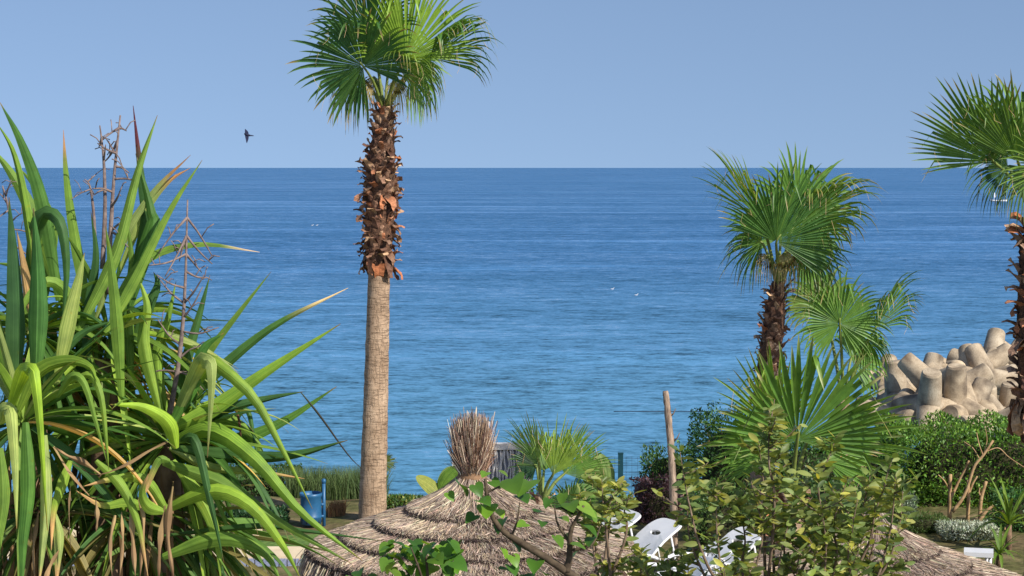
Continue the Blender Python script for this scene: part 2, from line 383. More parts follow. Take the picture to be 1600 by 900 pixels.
# ------------------------------------------------------------------ fan palms
GREEN = (0.085, 0.18, 0.030); DARK = (0.036, 0.105, 0.032); LIME = (0.20, 0.32, 0.045); BROWN = srgb(170, 128, 90); PALE = srgb(212, 190, 160)
def mixc(a, b, t): return tuple(x + (y - x) * t for x, y in zip(a, b))
def frond(tree, crown, hx, hy, d, ang, rpx, spread=130, tilt=0, yaw=0, droop=0.5, fold=0.15, n=46, col=GREEN, brown=0.25, split=0.6, stalk=True, thread=5):
    col = tuple(x * 1.25 for x in col)
    h = P(hx, hy, d); Rm = rpx / (F / d); a0 = R(ang); ti = R(tilt)
    m = (V((math.cos(a0), 0, math.sin(a0))) * math.cos(ti) + V((0, -1, 0)) * math.sin(ti)).normalized()
    nn = V((0, -1, 0)); nn = (nn - m * nn.dot(m)).normalized(); nn = Quaternion(m, R(yaw)) @ nn
    side = m.cross(nn)
    mb_ = MB(); S = R(spread); da = 2 * S / n
    ts = [0.03, 0.2, 0.38, split, split + (1 - split) * .25, split + (1 - split) * .5, split + (1 - split) * .75, 1.0]
    down = V((0, 0, -1))
    for i in range(n):
        a = -S + da * (i + 0.5)
        dr = (m * math.cos(a) + side * math.sin(a) + nn * (fold * abs(math.sin(a)) + U(-.05, .05))).normalized()
        lat = nn.cross(dr).normalized(); nl = dr.cross(lat)
        Ls = Rm * (1 - 0.22 * (abs(a) / S) ** 2) * (U(0.86, 1.06) if U(0, 1) > .08 else U(.6, .85))
        dp = droop * U(0.6, 1.4); p = h.copy(); prev = 0; dcur = dr.copy(); tw = U(-.6, .6)
        pts = []; sd = []; no = []; wd = []; cs = []
        seg = mixc(col, LIME, max(0, U(-0.25, 0.3))); br = U(0, 1) < brown
        kink = U(0, 1) < 0.14 + droop * 0.14
        for t in ts:
            if t > split:
                u = (t - split) / (1 - split)
                dcur = (dcur + down * dp * (0.25 + 0.55 * u) + (down * 1.6 if kink and abs(u - .5) < .1 else V((0, 0, 0)))).normalized()
            p = p + dcur * (Ls * (t - prev)); prev = t
            hw = Ls * min(t, split) * math.tan(da / 2) * 2
            if t > split: hw *= max(0.03, (1 - (t - split) / (1 - split)) ** 0.62) * 0.96
            pts.append(p.copy()); u2 = max(0, (t - split) / (1 - split))
            q = Quaternion(dcur, tw * u2); sd.append(q @ lat); no.append(q @ nl); wd.append(hw)
            c = mixc(mixc(seg, LIME, 0.35 * max(0, 0.3 - t)), LIME, 0.15 * u2)
            if t > 0.9: c = mixc(c, PALE, 0.75 if br else 0.25)
            elif u2 > .55 and br: c = mixc(c, BROWN, 0.55)
            cs.append(c)
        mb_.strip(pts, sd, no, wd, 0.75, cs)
        if thread and i % thread == 0 and i > 0:       # pale curling threads between the segments
            q0 = pts[4]; q1 = q0 + V((U(-.05, .05), U(-.05, .05), -U(.05, .16))) ; q2 = q1 + V((U(-.08, .08), U(-.05, .05), -U(.03, .15)))
            mb_.tube([q0, q1, q2], 0.0022, 3, PALE, False)
    o = mb_.build('frond', M_fan, tree)
    if stalk and crown is not None:
        c0 = V(crown); mid = c0.lerp(h, 0.5) + V((0, 0, 0.12 * (h - c0).length)); s = MB()
        s.tube(curve([c0, mid, h, h + m * Rm * 0.1], 9), [0.03, 0.027, 0.024, 0.022, 0.02, 0.018, 0.016, 0.013, 0.006], 6, srgb(118, 132, 62))
        s.build('petiole', M_petiole, o)
    return o

def boot_meshes(mat_, ln=0.25, wd=0.17):
    out = []
    for k in range(9):
        b = MB(); rows = 6; L = ln * U(0.7, 1.25); W = wd * U(0.75, 1.2); curl = U(-.2, 1.5); a = U(0.15, 0.6); p = V((0, 0, 0)); vs = []; cc = []
        tw = U(-.5, .5); split = U(0.0, 0.6)
        for i in range(rows):
            t = i / (rows - 1); an = math.pi / 2 - a - curl * t * t
            if i: p = p + V((0, math.cos(an), math.sin(an))) * (L / (rows - 1))
            w_ = W * (1 - 0.5 * t) / 2 * U(.85, 1.1); th = 0.012 * (1 - 0.6 * t) + 0.004
            nrm = V((0, -math.sin(an), math.cos(an))); cup = 0.5 * (1 - t)
            s_ = V((math.cos(tw * t), math.sin(tw * t) * .4, math.sin(tw * t))); jag = U(-.03, .03) * t
            e = nrm * (w_ * cup)
            vs += [p - s_ * w_ + e + nrm * jag, p - nrm * th, p + s_ * w_ + e - nrm * jag, p + nrm * th * .3]
            c = 0.75 + 0.45 * t; cc += [(c, c * .96, c * .92)] * 4
        fs = []
        for i in range(rows - 1):
            for j in range(4): fs.append((i*4+j, i*4+(j+1) % 4, (i+1)*4+(j+1) % 4, (i+1)*4+j))
        fs += [(0, 1, 2, 3)[::-1], tuple((rows-1)*4 + j for j in range(4))]
        b.add(vs, fs, cc); out.append(b.mesh('leaf_base', mat_, smooth=False))
    return out
BOOTS = boot_meshes(M_boot)
def trunk(tree, pts, radii, n=22, rows=70, jit=0.03):
    c = curve(pts, rows); mm = len(radii) - 1; rr = []
    for i in range(rows):
        u = i / (rows - 1) * mm; k = min(int(u), mm - 1); rr.append((radii[k] + (radii[k+1] - radii[k]) * (u - k)) * (1 + (0.018 if i % 2 else -0.012)))
    b = MB(); b.tube(c, rr, n, jit=jit); return b.build('trunk', M_trunk, tree)
def boots(part, p0, p1, r0, r1, count, scale=1.0, hang=0.15):
    p0, p1 = V(p0), V(p1)
    for i in range(count):
        t = (i + U(-.4, .4)) / count; t = min(1, max(0, t)); th = i * 2.399 + U(-.3, .3); r = r0 + (r1 - r0) * t
        c = p0.lerp(p1, t) + V((math.cos(th), math.sin(th), 0)) * (r * 0.92)
        rot = Matrix.Rotation(th - math.pi / 2, 4, 'Z') @ Matrix.Rotation(U(-.35, .35), 4, 'Y')
        if U(0, 1) < hang: rot = rot @ Matrix.Rotation(-U(1.2, 2.2), 4, 'X')
        else: rot = rot @ Matrix.Rotation(U(-.35, .3), 4, 'X')
        s = scale * U(0.75, 1.2)
        link('leaf_base', rng.choice(BOOTS), part, Matrix.Translation(c) @ rot @ Matrix.Scale(s, 4))

M_fibre = noise_mat('fibre', srgb(58, 42, 34), srgb(128, 94, 72), 22, .95, 1.0, .04, 6)
def fibre(part, pts, rad):
    c = curve(pts, 40); mm = len(rad) - 1; rr = []
    for i in range(40):
        u = i / 39 * mm; k = min(int(u), mm - 1); rr.append(rad[k] + (rad[k+1] - rad[k]) * (u - k))
    b = MB(); b.tube(c, rr, 20, jit=.1); b.build('fibre_sheath', M_fibre, part)
PALMS = 'fan palms of the seaside garden'
# tall palm in the middle
D1 = 29.0
base = P(581, 815, D1); base.z = 0
t1 = thing('palm_tree', 'tall fan palm with shaggy brown upper trunk, left of the picture centre', 'palm tree', base, PALMS)
top = P(601, 172, D1)
tr = trunk(t1, [P(580, 860, D1), P(583, 760, D1), P(588, 600, D1), P(592, 430, D1), P(595, 300, D1), P(601, 200, D1), top], [0.225, 0.205, 0.185, 0.165, 0.17, 0.13, 0.10], rows=90)
fibre(tr, [P(592, 418, D1), P(592, 395, D1), P(594, 330, D1), P(595, 262, D1), P(600, 205, D1), P(602, 165, D1)], [.17, .20, .215, .21, .155, .10])
boots(tr, P(592, 420, D1), P(594, 262, D1), 0.19, 0.215, 185, .9, 0.25)
boots(tr, P(594, 275, D1), P(602, 172, D1), 0.21, 0.12, 90, 0.85, 0.10)
for k in range(9):      # fibre sheaths peeled off at the lower edge of the skirt
    th = k * 0.7 + 3.4; c = P(592, 404 + U(-12, 10), D1) + V((math.cos(th), math.sin(th), 0)) * 0.17
    link('leaf_base', rng.choice(BOOTS), tr, Matrix.Translation(c) @ Matrix.Rotation(th - math.pi/2, 4, 'Z') @ Matrix.Rotation(-2.5 + U(-.3, .3), 4, 'X') @ Matrix.Scale(1.15, 4))
c1 = P(601, 178, D1)
A = dict(tree=t1, crown=c1)
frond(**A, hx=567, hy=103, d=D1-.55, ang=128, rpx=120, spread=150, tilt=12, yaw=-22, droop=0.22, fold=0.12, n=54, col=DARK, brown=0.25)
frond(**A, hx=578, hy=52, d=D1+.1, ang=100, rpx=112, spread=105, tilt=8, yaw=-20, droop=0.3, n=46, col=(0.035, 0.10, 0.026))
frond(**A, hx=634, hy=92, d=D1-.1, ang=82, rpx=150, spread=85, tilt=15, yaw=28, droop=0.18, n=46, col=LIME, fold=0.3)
frond(**A, hx=672, hy=90, d=D1+.0, ang=42, rpx=140, spread=60, tilt=5, yaw=52, droop=0.7, n=40, col=(0.06, 0.15, 0.03), fold=0.5, brown=.4)
frond(**A, hx=655, hy=98, d=D1-.45, ang=-50, rpx=96, spread=80, tilt=20, yaw=40, droop=1.2, n=30, col=(0.11, 0.21, 0.04), split=.4, brown=.5)
frond(**A, hx=625, hy=108, d=D1-.6, ang=25, rpx=74, spread=90, tilt=25, yaw=20, droop=1.1, n=28, col=(0.15, 0.24, 0.04), split=.4, brown=.5)
frond(**A, hx=560, hy=118, d=D1+.3, ang=222, rpx=96, spread=100, tilt=5, yaw=-30, droop=1.3, n=40, col=(0.13, 0.14, 0.05), brown=1.0, split=.35)
frond(**A, hx=610, hy=90, d=D1+.7, ang=70, rpx=120, spread=110, tilt=-40, yaw=10, droop=0.4, n=36, col=GREEN)
frond(**A, hx=640, hy=120, d=D1+.6, ang=-20, rpx=90, spread=100, tilt=-40, yaw=-20, droop=1.2, n=32, col=GREEN, split=.45)
frond(**A, hx=618, hy=125, d=D1-.2, ang=-75, rpx=62, spread=80, tilt=5, yaw=30, droop=1.2, n=24, col=(0.32, 0.27, 0.12), brown=1, split=.3)
frond(**A, hx=585, hy=120, d=D1+.1, ang=-105, rpx=55, spread=80, tilt=5, yaw=-30, droop=1.2, n=24, col=(0.34, 0.27, 0.15), brown=1, split=.3)

# palm on the right with two crowns beside it
D2 = 27.0
base = P(1190, 862, D2); base.z = 0
t2 = thing('palm_tree', 'medium fan palm with dark red brown leaf bases, taller of the pair on the right', 'palm tree', base, PALMS)
tr = trunk(t2, [P(1188, 880, D2), P(1190, 760, D2), P(1198, 620, D2), P(1208, 520, D2), P(1216, 445, D2)], [0.19, 0.175, 0.165, 0.14, 0.085])
fibre(tr, [P(1192, 650, D2), P(1204, 550, D2), P(1211, 490, D2), P(1216, 440, D2)], [.15, .155, .14, .085])
boots(tr, P(1205, 548, D2), P(1216, 450, D2), 0.155, 0.10, 80, .72, 0.02)
boots(tr, P(1192, 650, D2), P(1206, 548, D2), 0.165, 0.16, 70, 0.6, 0.3)
c2 = P(1216, 455, D2); A = dict(tree=t2, crown=c2)
frond(**A, hx=1213, hy=378, d=D2-.5, ang=60, rpx=142, spread=98, tilt=10, yaw=12, droop=0.16, n=52, col=(0.06, 0.145, 0.034), fold=0.2)
frond(**A, hx=1186, hy=340, d=D2-.45, ang=122, rpx=134, spread=48, tilt=5, yaw=-62, droop=0.16, n=34, col=(0.14, 0.24, 0.04), fold=0.2)
frond(**A, hx=1262, hy=340, d=D2-.1, ang=34, rpx=138, spread=75, tilt=8, yaw=48, droop=0.6, n=40, col=(0.14, 0.23, 0.05), fold=0.15, brown=.7)
frond(**A, hx=1245, hy=338, d=D2+.35, ang=72, rpx=118, spread=100, tilt=-8, yaw=15, droop=0.25, n=40, col=GREEN)
frond(**A, hx=1190, hy=378, d=D2+.1, ang=190, rpx=98, spread=90, tilt=14, yaw=-30, droop=0.8, n=36, col=(0.065, 0.15, 0.035), brown=.7, split=.4)
frond(**A, hx=1255, hy=385, d=D2-.2, ang=-25, rpx=98, spread=100, tilt=12, yaw=30, droop=1.15, n=36, col=(0.06, 0.13, 0.03), brown=.5, split=.4)
frond(**A, hx=1225, hy=395, d=D2-.25, ang=-60, rpx=66, spread=90, tilt=10, yaw=20, droop=1.2, n=26, col=(0.34, 0.27, 0.14), brown=1, split=.3)
frond(**A, hx=1200, hy=400, d=D2-.1, ang=-120, rpx=55, spread=90, tilt=10, yaw=-20, droop=1.2, n=26, col=(0.36, 0.28, 0.16), brown=1, split=.3)
frond(**A, hx=1220, hy=370, d=D2+.6, ang=110, rpx=110, spread=110, tilt=-40, yaw=0, droop=0.5, n=32, col=GREEN)
frond(**A, hx=1250, hy=390, d=D2+.6, ang=0, rpx=95, spread=100, tilt=-30, yaw=0, droop=1.0, n=32, col=GREEN)

D3 = 28.0
base = P(1322, 850, D3); base.z = 0
t3 = thing('palm_tree', 'small fan palm whose lone round fan shows below the medium palm crown', 'palm tree', base, PALMS)
tr = trunk(t3, [P(1322, 850, D3), P(1322, 720, D3), P(1318, 625, D3)], [0.17, 0.15, 0.08], rows=40)
boots(tr, P(1322, 740, D3), P(1318, 640, D3), 0.16, 0.11, 28, 0.9, 0.1)
c3 = P(1318, 640, D3); A = dict(tree=t3, crown=c3)
frond(**A, hx=1312, hy=506, d=D3-.3, ang=88, rpx=96, spread=158, tilt=8, yaw=0, droop=0.42, n=52, col=(0.11, 0.22, 0.045), fold=0.08, split=.55)
frond(**A, hx=1368, hy=512, d=D3+.1, ang=62, rpx=118, spread=70, tilt=5, yaw=55, droop=0.55, n=40, col=GREEN, fold=.15)
frond(**A, hx=1355, hy=530, d=D3-.1, ang=-40, rpx=70, spread=100, tilt=8, yaw=40, droop=1.1, n=30, col=GREEN, split=.4)
frond(**A, hx=1285, hy=480, d=D3+.4, ang=110, rpx=85, spread=110, tilt=-25, yaw=0, droop=0.7, n=36, col=(0.11, 0.16, 0.04), brown=.5)
frond(**A, hx=1330, hy=560, d=D3+.4, ang=30, rpx=85, spread=110, tilt=-40, yaw=0, droop=0.8, n=30, col=GREEN)

# low palm with the very large fan
D4 = 20.0
base = P(1232, 860, D4); base.z = 0
t4 = thing('palm_tree', 'low fan palm with one very large spread fan behind the leafy shrub', 'palm tree', base, PALMS)
tr = trunk(t4, [base, P(1232, 860, D4), P(1234, 770, D4)], [0.16, 0.15, 0.09], rows=40)
boots(tr, P(1230, 905, D4), P(1232, 775, D4), 0.15, 0.11, 40, 0.9, 0.05)
c4 = P(1236, 790, D4); A = dict(tree=t4, crown=c4)
frond(**A, hx=1246, hy=688, d=D4-.3, ang=84, rpx=192, spread=100, tilt=18, yaw=14, droop=0.04, n=36, col=(0.085, 0.185, 0.035), fold=0.22, split=.62, brown=.1, thread=0)
frond(**A, hx=1262, hy=690, d=D4-.05, ang=12, rpx=182, spread=40, tilt=20, yaw=20, droop=0.1, n=18, col=(0.15, 0.27, 0.05), fold=0.1, brown=.2, thread=0)
frond(**A, hx=1225, hy=690, d=D4-.05, ang=170, rpx=140, spread=40, tilt=15, yaw=-20, droop=0.1, n=18, col=(0.13, 0.25, 0.045), fold=0.1, brown=.2, thread=0)
frond(**A, hx=1215, hy=672, d=D4+.3, ang=100, rpx=140, spread=60, tilt=0, yaw=-30, droop=0.08, n=30, col=LIME, fold=0.2)
frond(**A, hx=1290, hy=720, d=D4+.3, ang=20, rpx=120, spread=70, tilt=-30, yaw=10, droop=0.3, n=30, col=GREEN)
frond(**A, hx=1200, hy=720, d=D4+.3, ang=150, rpx=100, spread=70, tilt=-30, yaw=10, droop=0.3, n=30, col=GREEN)

# palm cut by the right edge of the picture
D5 = 24.0
base = P(1624, 900, D5); base.z = 0
t5 = thing('palm_tree', 'fan palm with dark maroon shaggy trunk cut by the right picture edge', 'palm tree', base, PALMS)
tr = trunk(t5, [base, P(1624, 800, D5), P(1622, 680, D5), P(1614, 500, D5), P(1616, 380, D5), P(1620, 330, D5)], [0.19, 0.18, 0.17, 0.16, 0.13, 0.1])
fibre(tr, [P(1622, 690, D5), P(1620, 600, D5), P(1616, 480, D5), P(1618, 390, D5), P(1620, 330, D5)], [.2, .22, .2, .18, .1])
boots(tr, P(1620, 680, D5), P(1616, 350, D5), 0.21, 0.15, 190, 1.05, 0.22)
for k in range(12):
    th = math.pi + (k - 6) * 0.33; c = P(1618, 640 + U(-16, 14), D5) + V((math.cos(th), math.sin(th), 0)) * 0.2
    link('leaf_base', rng.choice(BOOTS), tr, Matrix.Translation(c) @ Matrix.Rotation(th - math.pi/2, 4, 'Z') @ Matrix.Rotation(-2.4 + U(-.3, .3), 4, 'X') @ Matrix.Scale(1.6, 4))
c5 = P(1618, 345, D5); A = dict(tree=t5, crown=c5)
frond(**A, hx=1552, hy=252, d=D5-.3, ang=128, rpx=158, spread=62, tilt=10, yaw=-20, droop=0.06, n=34, col=(0.085, 0.17, 0.035), fold=0.2, brown=.3)
frond(**A, hx=1590, hy=252, d=D5-.5, ang=85, rpx=150, spread=75, tilt=18, yaw=-15, droop=0.1, n=38, col=(0.10, 0.19, 0.035), fold=0.2)
frond(**A, hx=1575, hy=262, d=D5-.1, ang=195, rpx=100, spread=80, tilt=14, yaw=-25, droop=0.7, n=34, col=(0.04, 0.10, 0.03), split=.4)
frond(**A, hx=1610, hy=262, d=D5-.4, ang=-100, rpx=105, spread=85, tilt=16, yaw=0, droop=0.9, n=30, col=(0.05, 0.11, 0.03), split=.4)
frond(**A, hx=1650, hy=240, d=D5, ang=50, rpx=150, spread=100, tilt=5, yaw=30, droop=0.3, n=40, col=GREEN)
frond(**A, hx=1640, hy=262, d=D5-.6, ang=150, rpx=120, spread=60, tilt=35, yaw=-10, droop=0.15, n=30, col=(0.11, 0.2, 0.035))
frond(**A, hx=1600, hy=235, d=D5+.5, ang=110, rpx=140, spread=90, tilt=-25, yaw=0, droop=0.3, n=36, col=GREEN)
frond(**A, hx=1660, hy=280, d=D5, ang=-10, rpx=110, spread=100, tilt=5, yaw=30, droop=0.9, n=30, col=GREEN, split=.4)

# young palm behind the thatched parasol
D6 = 24.5
base = P(846, 880, D6); base.z = 0
t6 = thing('palm_tree', 'young fan palm with upright pale green fans right of the straw tuft', 'palm tree', base, PALMS)
tr = trunk(t6, [base, P(846, 830, D6), P(845, 770, D6)], [0.1, 0.09, 0.06], rows=24)
boots(tr, P(846, 850, D6), P(845, 775, D6), 0.09, 0.07, 24, 0.7, 0.3)
c6 = P(846, 790, D6); A = dict(tree=t6, crown=c6)
frond(**A, hx=842, hy=722, d=D6-.2, ang=110, rpx=94, spread=40, tilt=5, yaw=-38, droop=0.12, n=30, col=(0.17, 0.28, 0.09), fold=0.3, brown=.3)
frond(**A, hx=864, hy=742, d=D6-.3, ang=74, rpx=106, spread=44, tilt=8, yaw=-12, droop=0.08, n=34, col=(0.24, 0.35, 0.07), fold=0.2, brown=.3)
frond(**A, hx=882, hy=740, d=D6+.15, ang=50, rpx=92, spread=70, tilt=0, yaw=20, droop=0.15, n=36, col=GREEN)
frond(**A, hx=838, hy=728, d=D6+.15, ang=165, rpx=46, spread=90, tilt=0, yaw=0, droop=0.15, n=30, col=(0.02, 0.06, 0.03))
frond(**A, hx=890, hy=790, d=D6-.4, ang=70, rpx=58, spread=110, tilt=20, yaw=10, droop=0.2, n=36, col=(0.04, 0.11, 0.03))
frond(**A, hx=850, hy=735, d=D6+.4, ang=95, rpx=70, spread=70, tilt=-25, yaw=0, droop=0.2, n=30, col=GREEN)
# dwarf palm hidden behind the tall trunk
D7 = 30.6
base = P(602, 800, D7); base.z = gz(base.x, D7)
t7 = thing('dwarf_palm', 'dwarf palm with yellowish fan peeking out right of the tall trunk', 'palm tree', base, PALMS)
b = MB(); b.tube([base - V((0, 0, .1)), P(600, 775, D7)], [0.09, 0.07], 10); b.build('trunk', M_bark, t7)
c7 = P(600, 775, D7)
frond(t7, c7, 598, 722, D7, 10, 24, 75, 5, 20, 0.1, 0.2, 22, (0.2, 0.24, 0.06), 0.9, .7, True, 0)
frond(t7, c7, 585, 740, D7, 170, 20, 75, 5, -20, 0.2, 0.2, 20, GREEN, 0.2, .6, True, 0)

# ------------------------------------------------------------------ yucca at the left
DY = 7.0
SY = F / DY
base = V((GX(120, DY), DY, 0))
ty = thing('yucca_plant', 'large yucca with broad strap leaves and dead flower stalks filling the left side', 'yucca', base)
YG = (0.135, 0.25, 0.042); YL = (0.21, 0.35, 0.05); YD = (0.045, 0.12, 0.036); YP = (0.27, 0.36, 0.12); DRY = srgb(198, 162, 116); DRYD = srgb(104, 76, 54)
def yleaf(pts, wpx, d0=0, d1=0, roll=0, col=YG, tip=srgb(120, 96, 66), tipf=0.03, name='leaf', mat_=None, fold=0.6, taper=1.35, dm=0):
    wpx *= .86
    k = len(pts)
    w3 = [P(x, y, DY + d0 + (d1 - d0) * i / (k - 1) + dm * math.sin(math.pi * i / (k - 1))) for i, (x, y) in enumerate(pts)]
    c = curve(w3, 15); sd = []; no = []; wd = []; cs = []
    jr = U(-.3, .3); dry = name == 'dry_leaf'
    if dry: jr = U(-2, 2)
    for i, p in enumerate(c):
        t = i / 14; tg = (c[min(i+1, 14)] - c[max(i-1, 0)]).normalized(); vw = (p - CAM).normalized()
        s0 = tg.cross(vw)
        if s0.length < .15 and sd: s0 = sd[-1]
        s0.normalize(); n0 = s0.cross(tg)
        if sd and s0.dot(sd[-1]) < 0: s0 = -s0; n0 = s0.cross(tg)
        q = Quaternion(tg, R(roll) + jr * t); sd.append(q @ s0); no.append(q @ n0)
        wd.append(wpx / SY * max(0.03, min(1, 0.34 + 2.4 * t) * (1 - t ** taper) ** 0.9))
        cc = mixc(col, YL, 0.25 * max(0, .5 - t))
        if t > 1 - tipf * 2: cc = mixc(cc, tip, min(1, (t - 1 + tipf * 2) / tipf))
        if dry: wd[-1] *= .8 + .3 * math.sin(i * .9 + jr * 9); cc = mixc(cc, DRYD, .3 + .3 * math.sin(i * .6 + jr * 5))
        cs.append(cc)
    b = MB(); b.strip(c, sd, no, wd, fold, cs, True)
    return b.build(name, mat_ or M_yucca, ty)
# upper left and upper head
yleaf([(92, 470), (66, 320), (34, 225), (0, 160)], 34, .1, .15, 10, YD)
yleaf([(60, 470), (42, 330), (22, 240), (-6, 190)], 22, .0, .0, -20, YG)
yleaf([(100, 480), (58, 350), (20, 275), (-18, 225)], 36, .2, .3, 0, YG)
yleaf([(22, 610), (24, 500), (20, 400), (14, 308)], 44, -.3, -.35, 18, (0.05, 0.13, 0.05))
yleaf([(56, 600), (60, 480), (58, 400), (52, 325)], 42, -.35, -.4, -14, (0.045, 0.14, 0.035))
yleaf([(152, 560), (118, 380), (104, 280), (99, 203)], 26, .1, .2, 15, YG, BROWN, .12)
yleaf([(120, 520), (180, 400), (215, 270), (246, 180)], 30, .0, .1, -20, YG)
yleaf([(190, 520), (228, 360), (222, 290), (208, 165)], 34, .15, .2, 25, YD, srgb(96, 50, 60), .14)
yleaf([(170, 560), (234, 370), (236, 330), (212, 240)], 36, .05, .15, 0, (0.06, 0.16, 0.03))
yleaf([(165, 520), (210, 440), (265, 330), (316, 250)], 24, -.1, -.05, 0, YG)
yleaf([(150, 500), (190, 380), (240, 300), (298, 242)], 22, .1, .15, 0, YP, BROWN, .15)
yleaf([(180, 440), (225, 335), (262, 285), (298, 262)], 18, .15, .2, 10, YP, BROWN, .25)
yleaf([(178, 470), (230, 405), (310, 382), (406, 394)], 24, .0, .1, -30, YG, PALE, .1)
yleaf([(40, 470), (60, 345), (92, 345), (104, 420), (96, 520)], 34, .1, -.1, 0, YD, dm=-.1)
yleaf([(70, 470), (80, 360), (60, 300), (30, 262)], 30, .25, .3, 0, YG)
yleaf([(190, 620), (182, 500), (174, 420), (165, 352)], 28, -.35, -.4, 10, YG)
yleaf([(88, 600), (108, 500), (122, 440), (132, 395)], 34, -.3, -.35, 20, YP)
yleaf([(130, 620), (140, 480), (150, 400), (142, 330)], 26, .05, .1, 0, YD)
yleaf([(205, 600), (200, 480), (206, 410), (196, 330)], 26, .05, .1, 0, YG)
yleaf([(95, 560), (60, 460), (30, 420), (-10, 410)], 26, .1, .2, 0, YG)
yleaf([(150, 590), (110, 470), (75, 440), (40, 470), (30, 520)], 30, .1, -.1, 0, YG)
yleaf([(200, 560), (232, 480), (246, 445), (240, 425)], 26, .1, .1, 0, YD)
# right-hand head
yleaf([(262, 672), (330, 640), (420, 578), (532, 506)], 38, -.1, -.05, 8, YG)
yleaf([(262, 660), (340, 580), (430, 508), (544, 450)], 28, .1, .15, 20, YD, PALE, .12)
yleaf([(270, 650), (320, 560), (372, 490), (424, 424)], 20, .15, .2, 0, YG)
yleaf([(262, 670), (292, 560), (312, 490), (328, 430)], 26, .1, .15, 0, YD)
yleaf([(272, 690), (360, 690), (440, 660), (526, 604)], 36, .05, .1, -12, (0.07, 0.17, 0.03))
yleaf([(270, 700), (360, 712), (450, 712), (543, 688)], 40, -.1, -.1, 38, (0.04, 0.11, 0.03))
yleaf([(262, 668), (322, 574), (338, 570), (395, 620), (440, 700), (488, 795)], 32, .0, -.3, 0, YL, dm=-.15)
yleaf([(268, 668), (310, 572), (324, 566), (330, 574), (330, 620), (324, 715)], 36, -.1, -.35, 0, YP, dm=-.15)
yleaf([(262, 680), (350, 640), (420, 622), (474, 612)], 30, -.05, .0, 30, YD)
yleaf([(470, 613), (500, 650), (545, 712), (572, 738)], 5, .0, .05, 0, srgb(60, 56, 48), srgb(60, 56, 48), .5, 'leaf_tip', M_dry)
yleaf([(270, 690), (330, 672), (400, 720), (470, 800), (566, 876)], 40, -.1, -.3, 8, YG, dm=-.1)
yleaf([(265, 700), (330, 730), (410, 738), (476, 748)], 22, -.1, -.1, 20, YP, DRY, .15)
yleaf([(255, 722), (350, 758), (430, 812), (548, 880)], 34, -.2, -.3, 0, (0.12, 0.22, 0.04))
yleaf([(250, 838), (400, 822), (480, 830), (604, 846)], 16, -.1, -.1, 30, YD)
yleaf([(250, 800), (330, 768), (390, 790), (440, 850), (470, 905)], 34, -.2, -.3, 0, YL, dm=-.1)
yleaf([(255, 870), (340, 842), (410, 862), (440, 910)], 34, -.25, -.3, 0, YG)
yleaf([(275, 700), (262, 660), (222, 636), (172, 632)], 32, -.3, -.45, 0, YL)
yleaf([(280, 690), (305, 690), (330, 790), (350, 880)], 22, -.2, -.3, 0, YD, dm=-.05)
yleaf([(330, 720), (380, 640), (396, 680), (404, 740)], 14, .1, .0, 0, YD)
yleaf([(290, 700), (350, 640), (372, 650), (378, 720)], 12, .1, .0, 0, DRYD, DRYD, .3, 'dry_leaf', M_dry)
yleaf([(260, 650), (245, 560), (262, 500), (275, 440)], 26, .05, .1, 0, YG)
yleaf([(255, 660), (225, 540), (230, 480), (215, 430)], 30, -.05, .0, 0, YL)
yleaf([(270, 660), (300, 600), (318, 545), (350, 520)], 34, -.15, -.1, 0, (0.04, 0.12, 0.03))
yleaf([(280, 670), (350, 655), (400, 690), (420, 760)], 30, .1, .0, 0, YG)
yleaf([(270, 720), (320, 790), (340, 850), (345, 910)], 30, -.15, -.25, 0, YL)
# front left head
yleaf([(15, 640), (34, 586), (46, 578), (54, 588), (64, 680), (74, 828)], 34, -.5, -.75, 0, YL, dm=-.12)
yleaf([(0, 660), (6, 644), (14, 642), (18, 654), (24, 740), (26, 826)], 36, -.6, -.8, 0, YP)
yleaf([(30, 640), (60, 580), (105, 563), (140, 572), (152, 598)], 34, -.4, -.6, 30, YL, YL)
yleaf([(90, 620), (112, 588), (132, 600), (150, 660), (170, 732)], 18, -.5, -.6, 0, YG, dm=-.05)
yleaf([(105, 600), (140, 586), (158, 620), (166, 690), (170, 735)], 16, -.5, -.6, 0, YL, dm=-.05)
yleaf([(40, 660), (44, 760), (36, 850), (34, 930)], 32, -.45, -.6, 0, (0.06, 0.16, 0.03))
yleaf([(0, 700), (4, 780), (-4, 850), (-8, 920)], 30, -.5, -.6, 0, YG)
yleaf([(70, 680), (72, 780), (66, 860), (60, 920)], 26, -.5, -.6, 20, YP, DRY, .1)
yleaf([(84, 800), (92, 840), (90, 880), (88, 920)], 22, -.45, -.5, 0, YP, DRY, .2)
yleaf([(110, 720), (96, 760), (84, 800), (80, 860)], 22, -.4, -.5, 0, YL, DRY, .2)
yleaf([(70, 600), (90, 560), (130, 520), (180, 500)], 26, -.1, -.1, 0, YD)
yleaf([(30, 600), (10, 560), (-6, 500), (-20, 440)], 30, -.3, -.3, 0, YG)
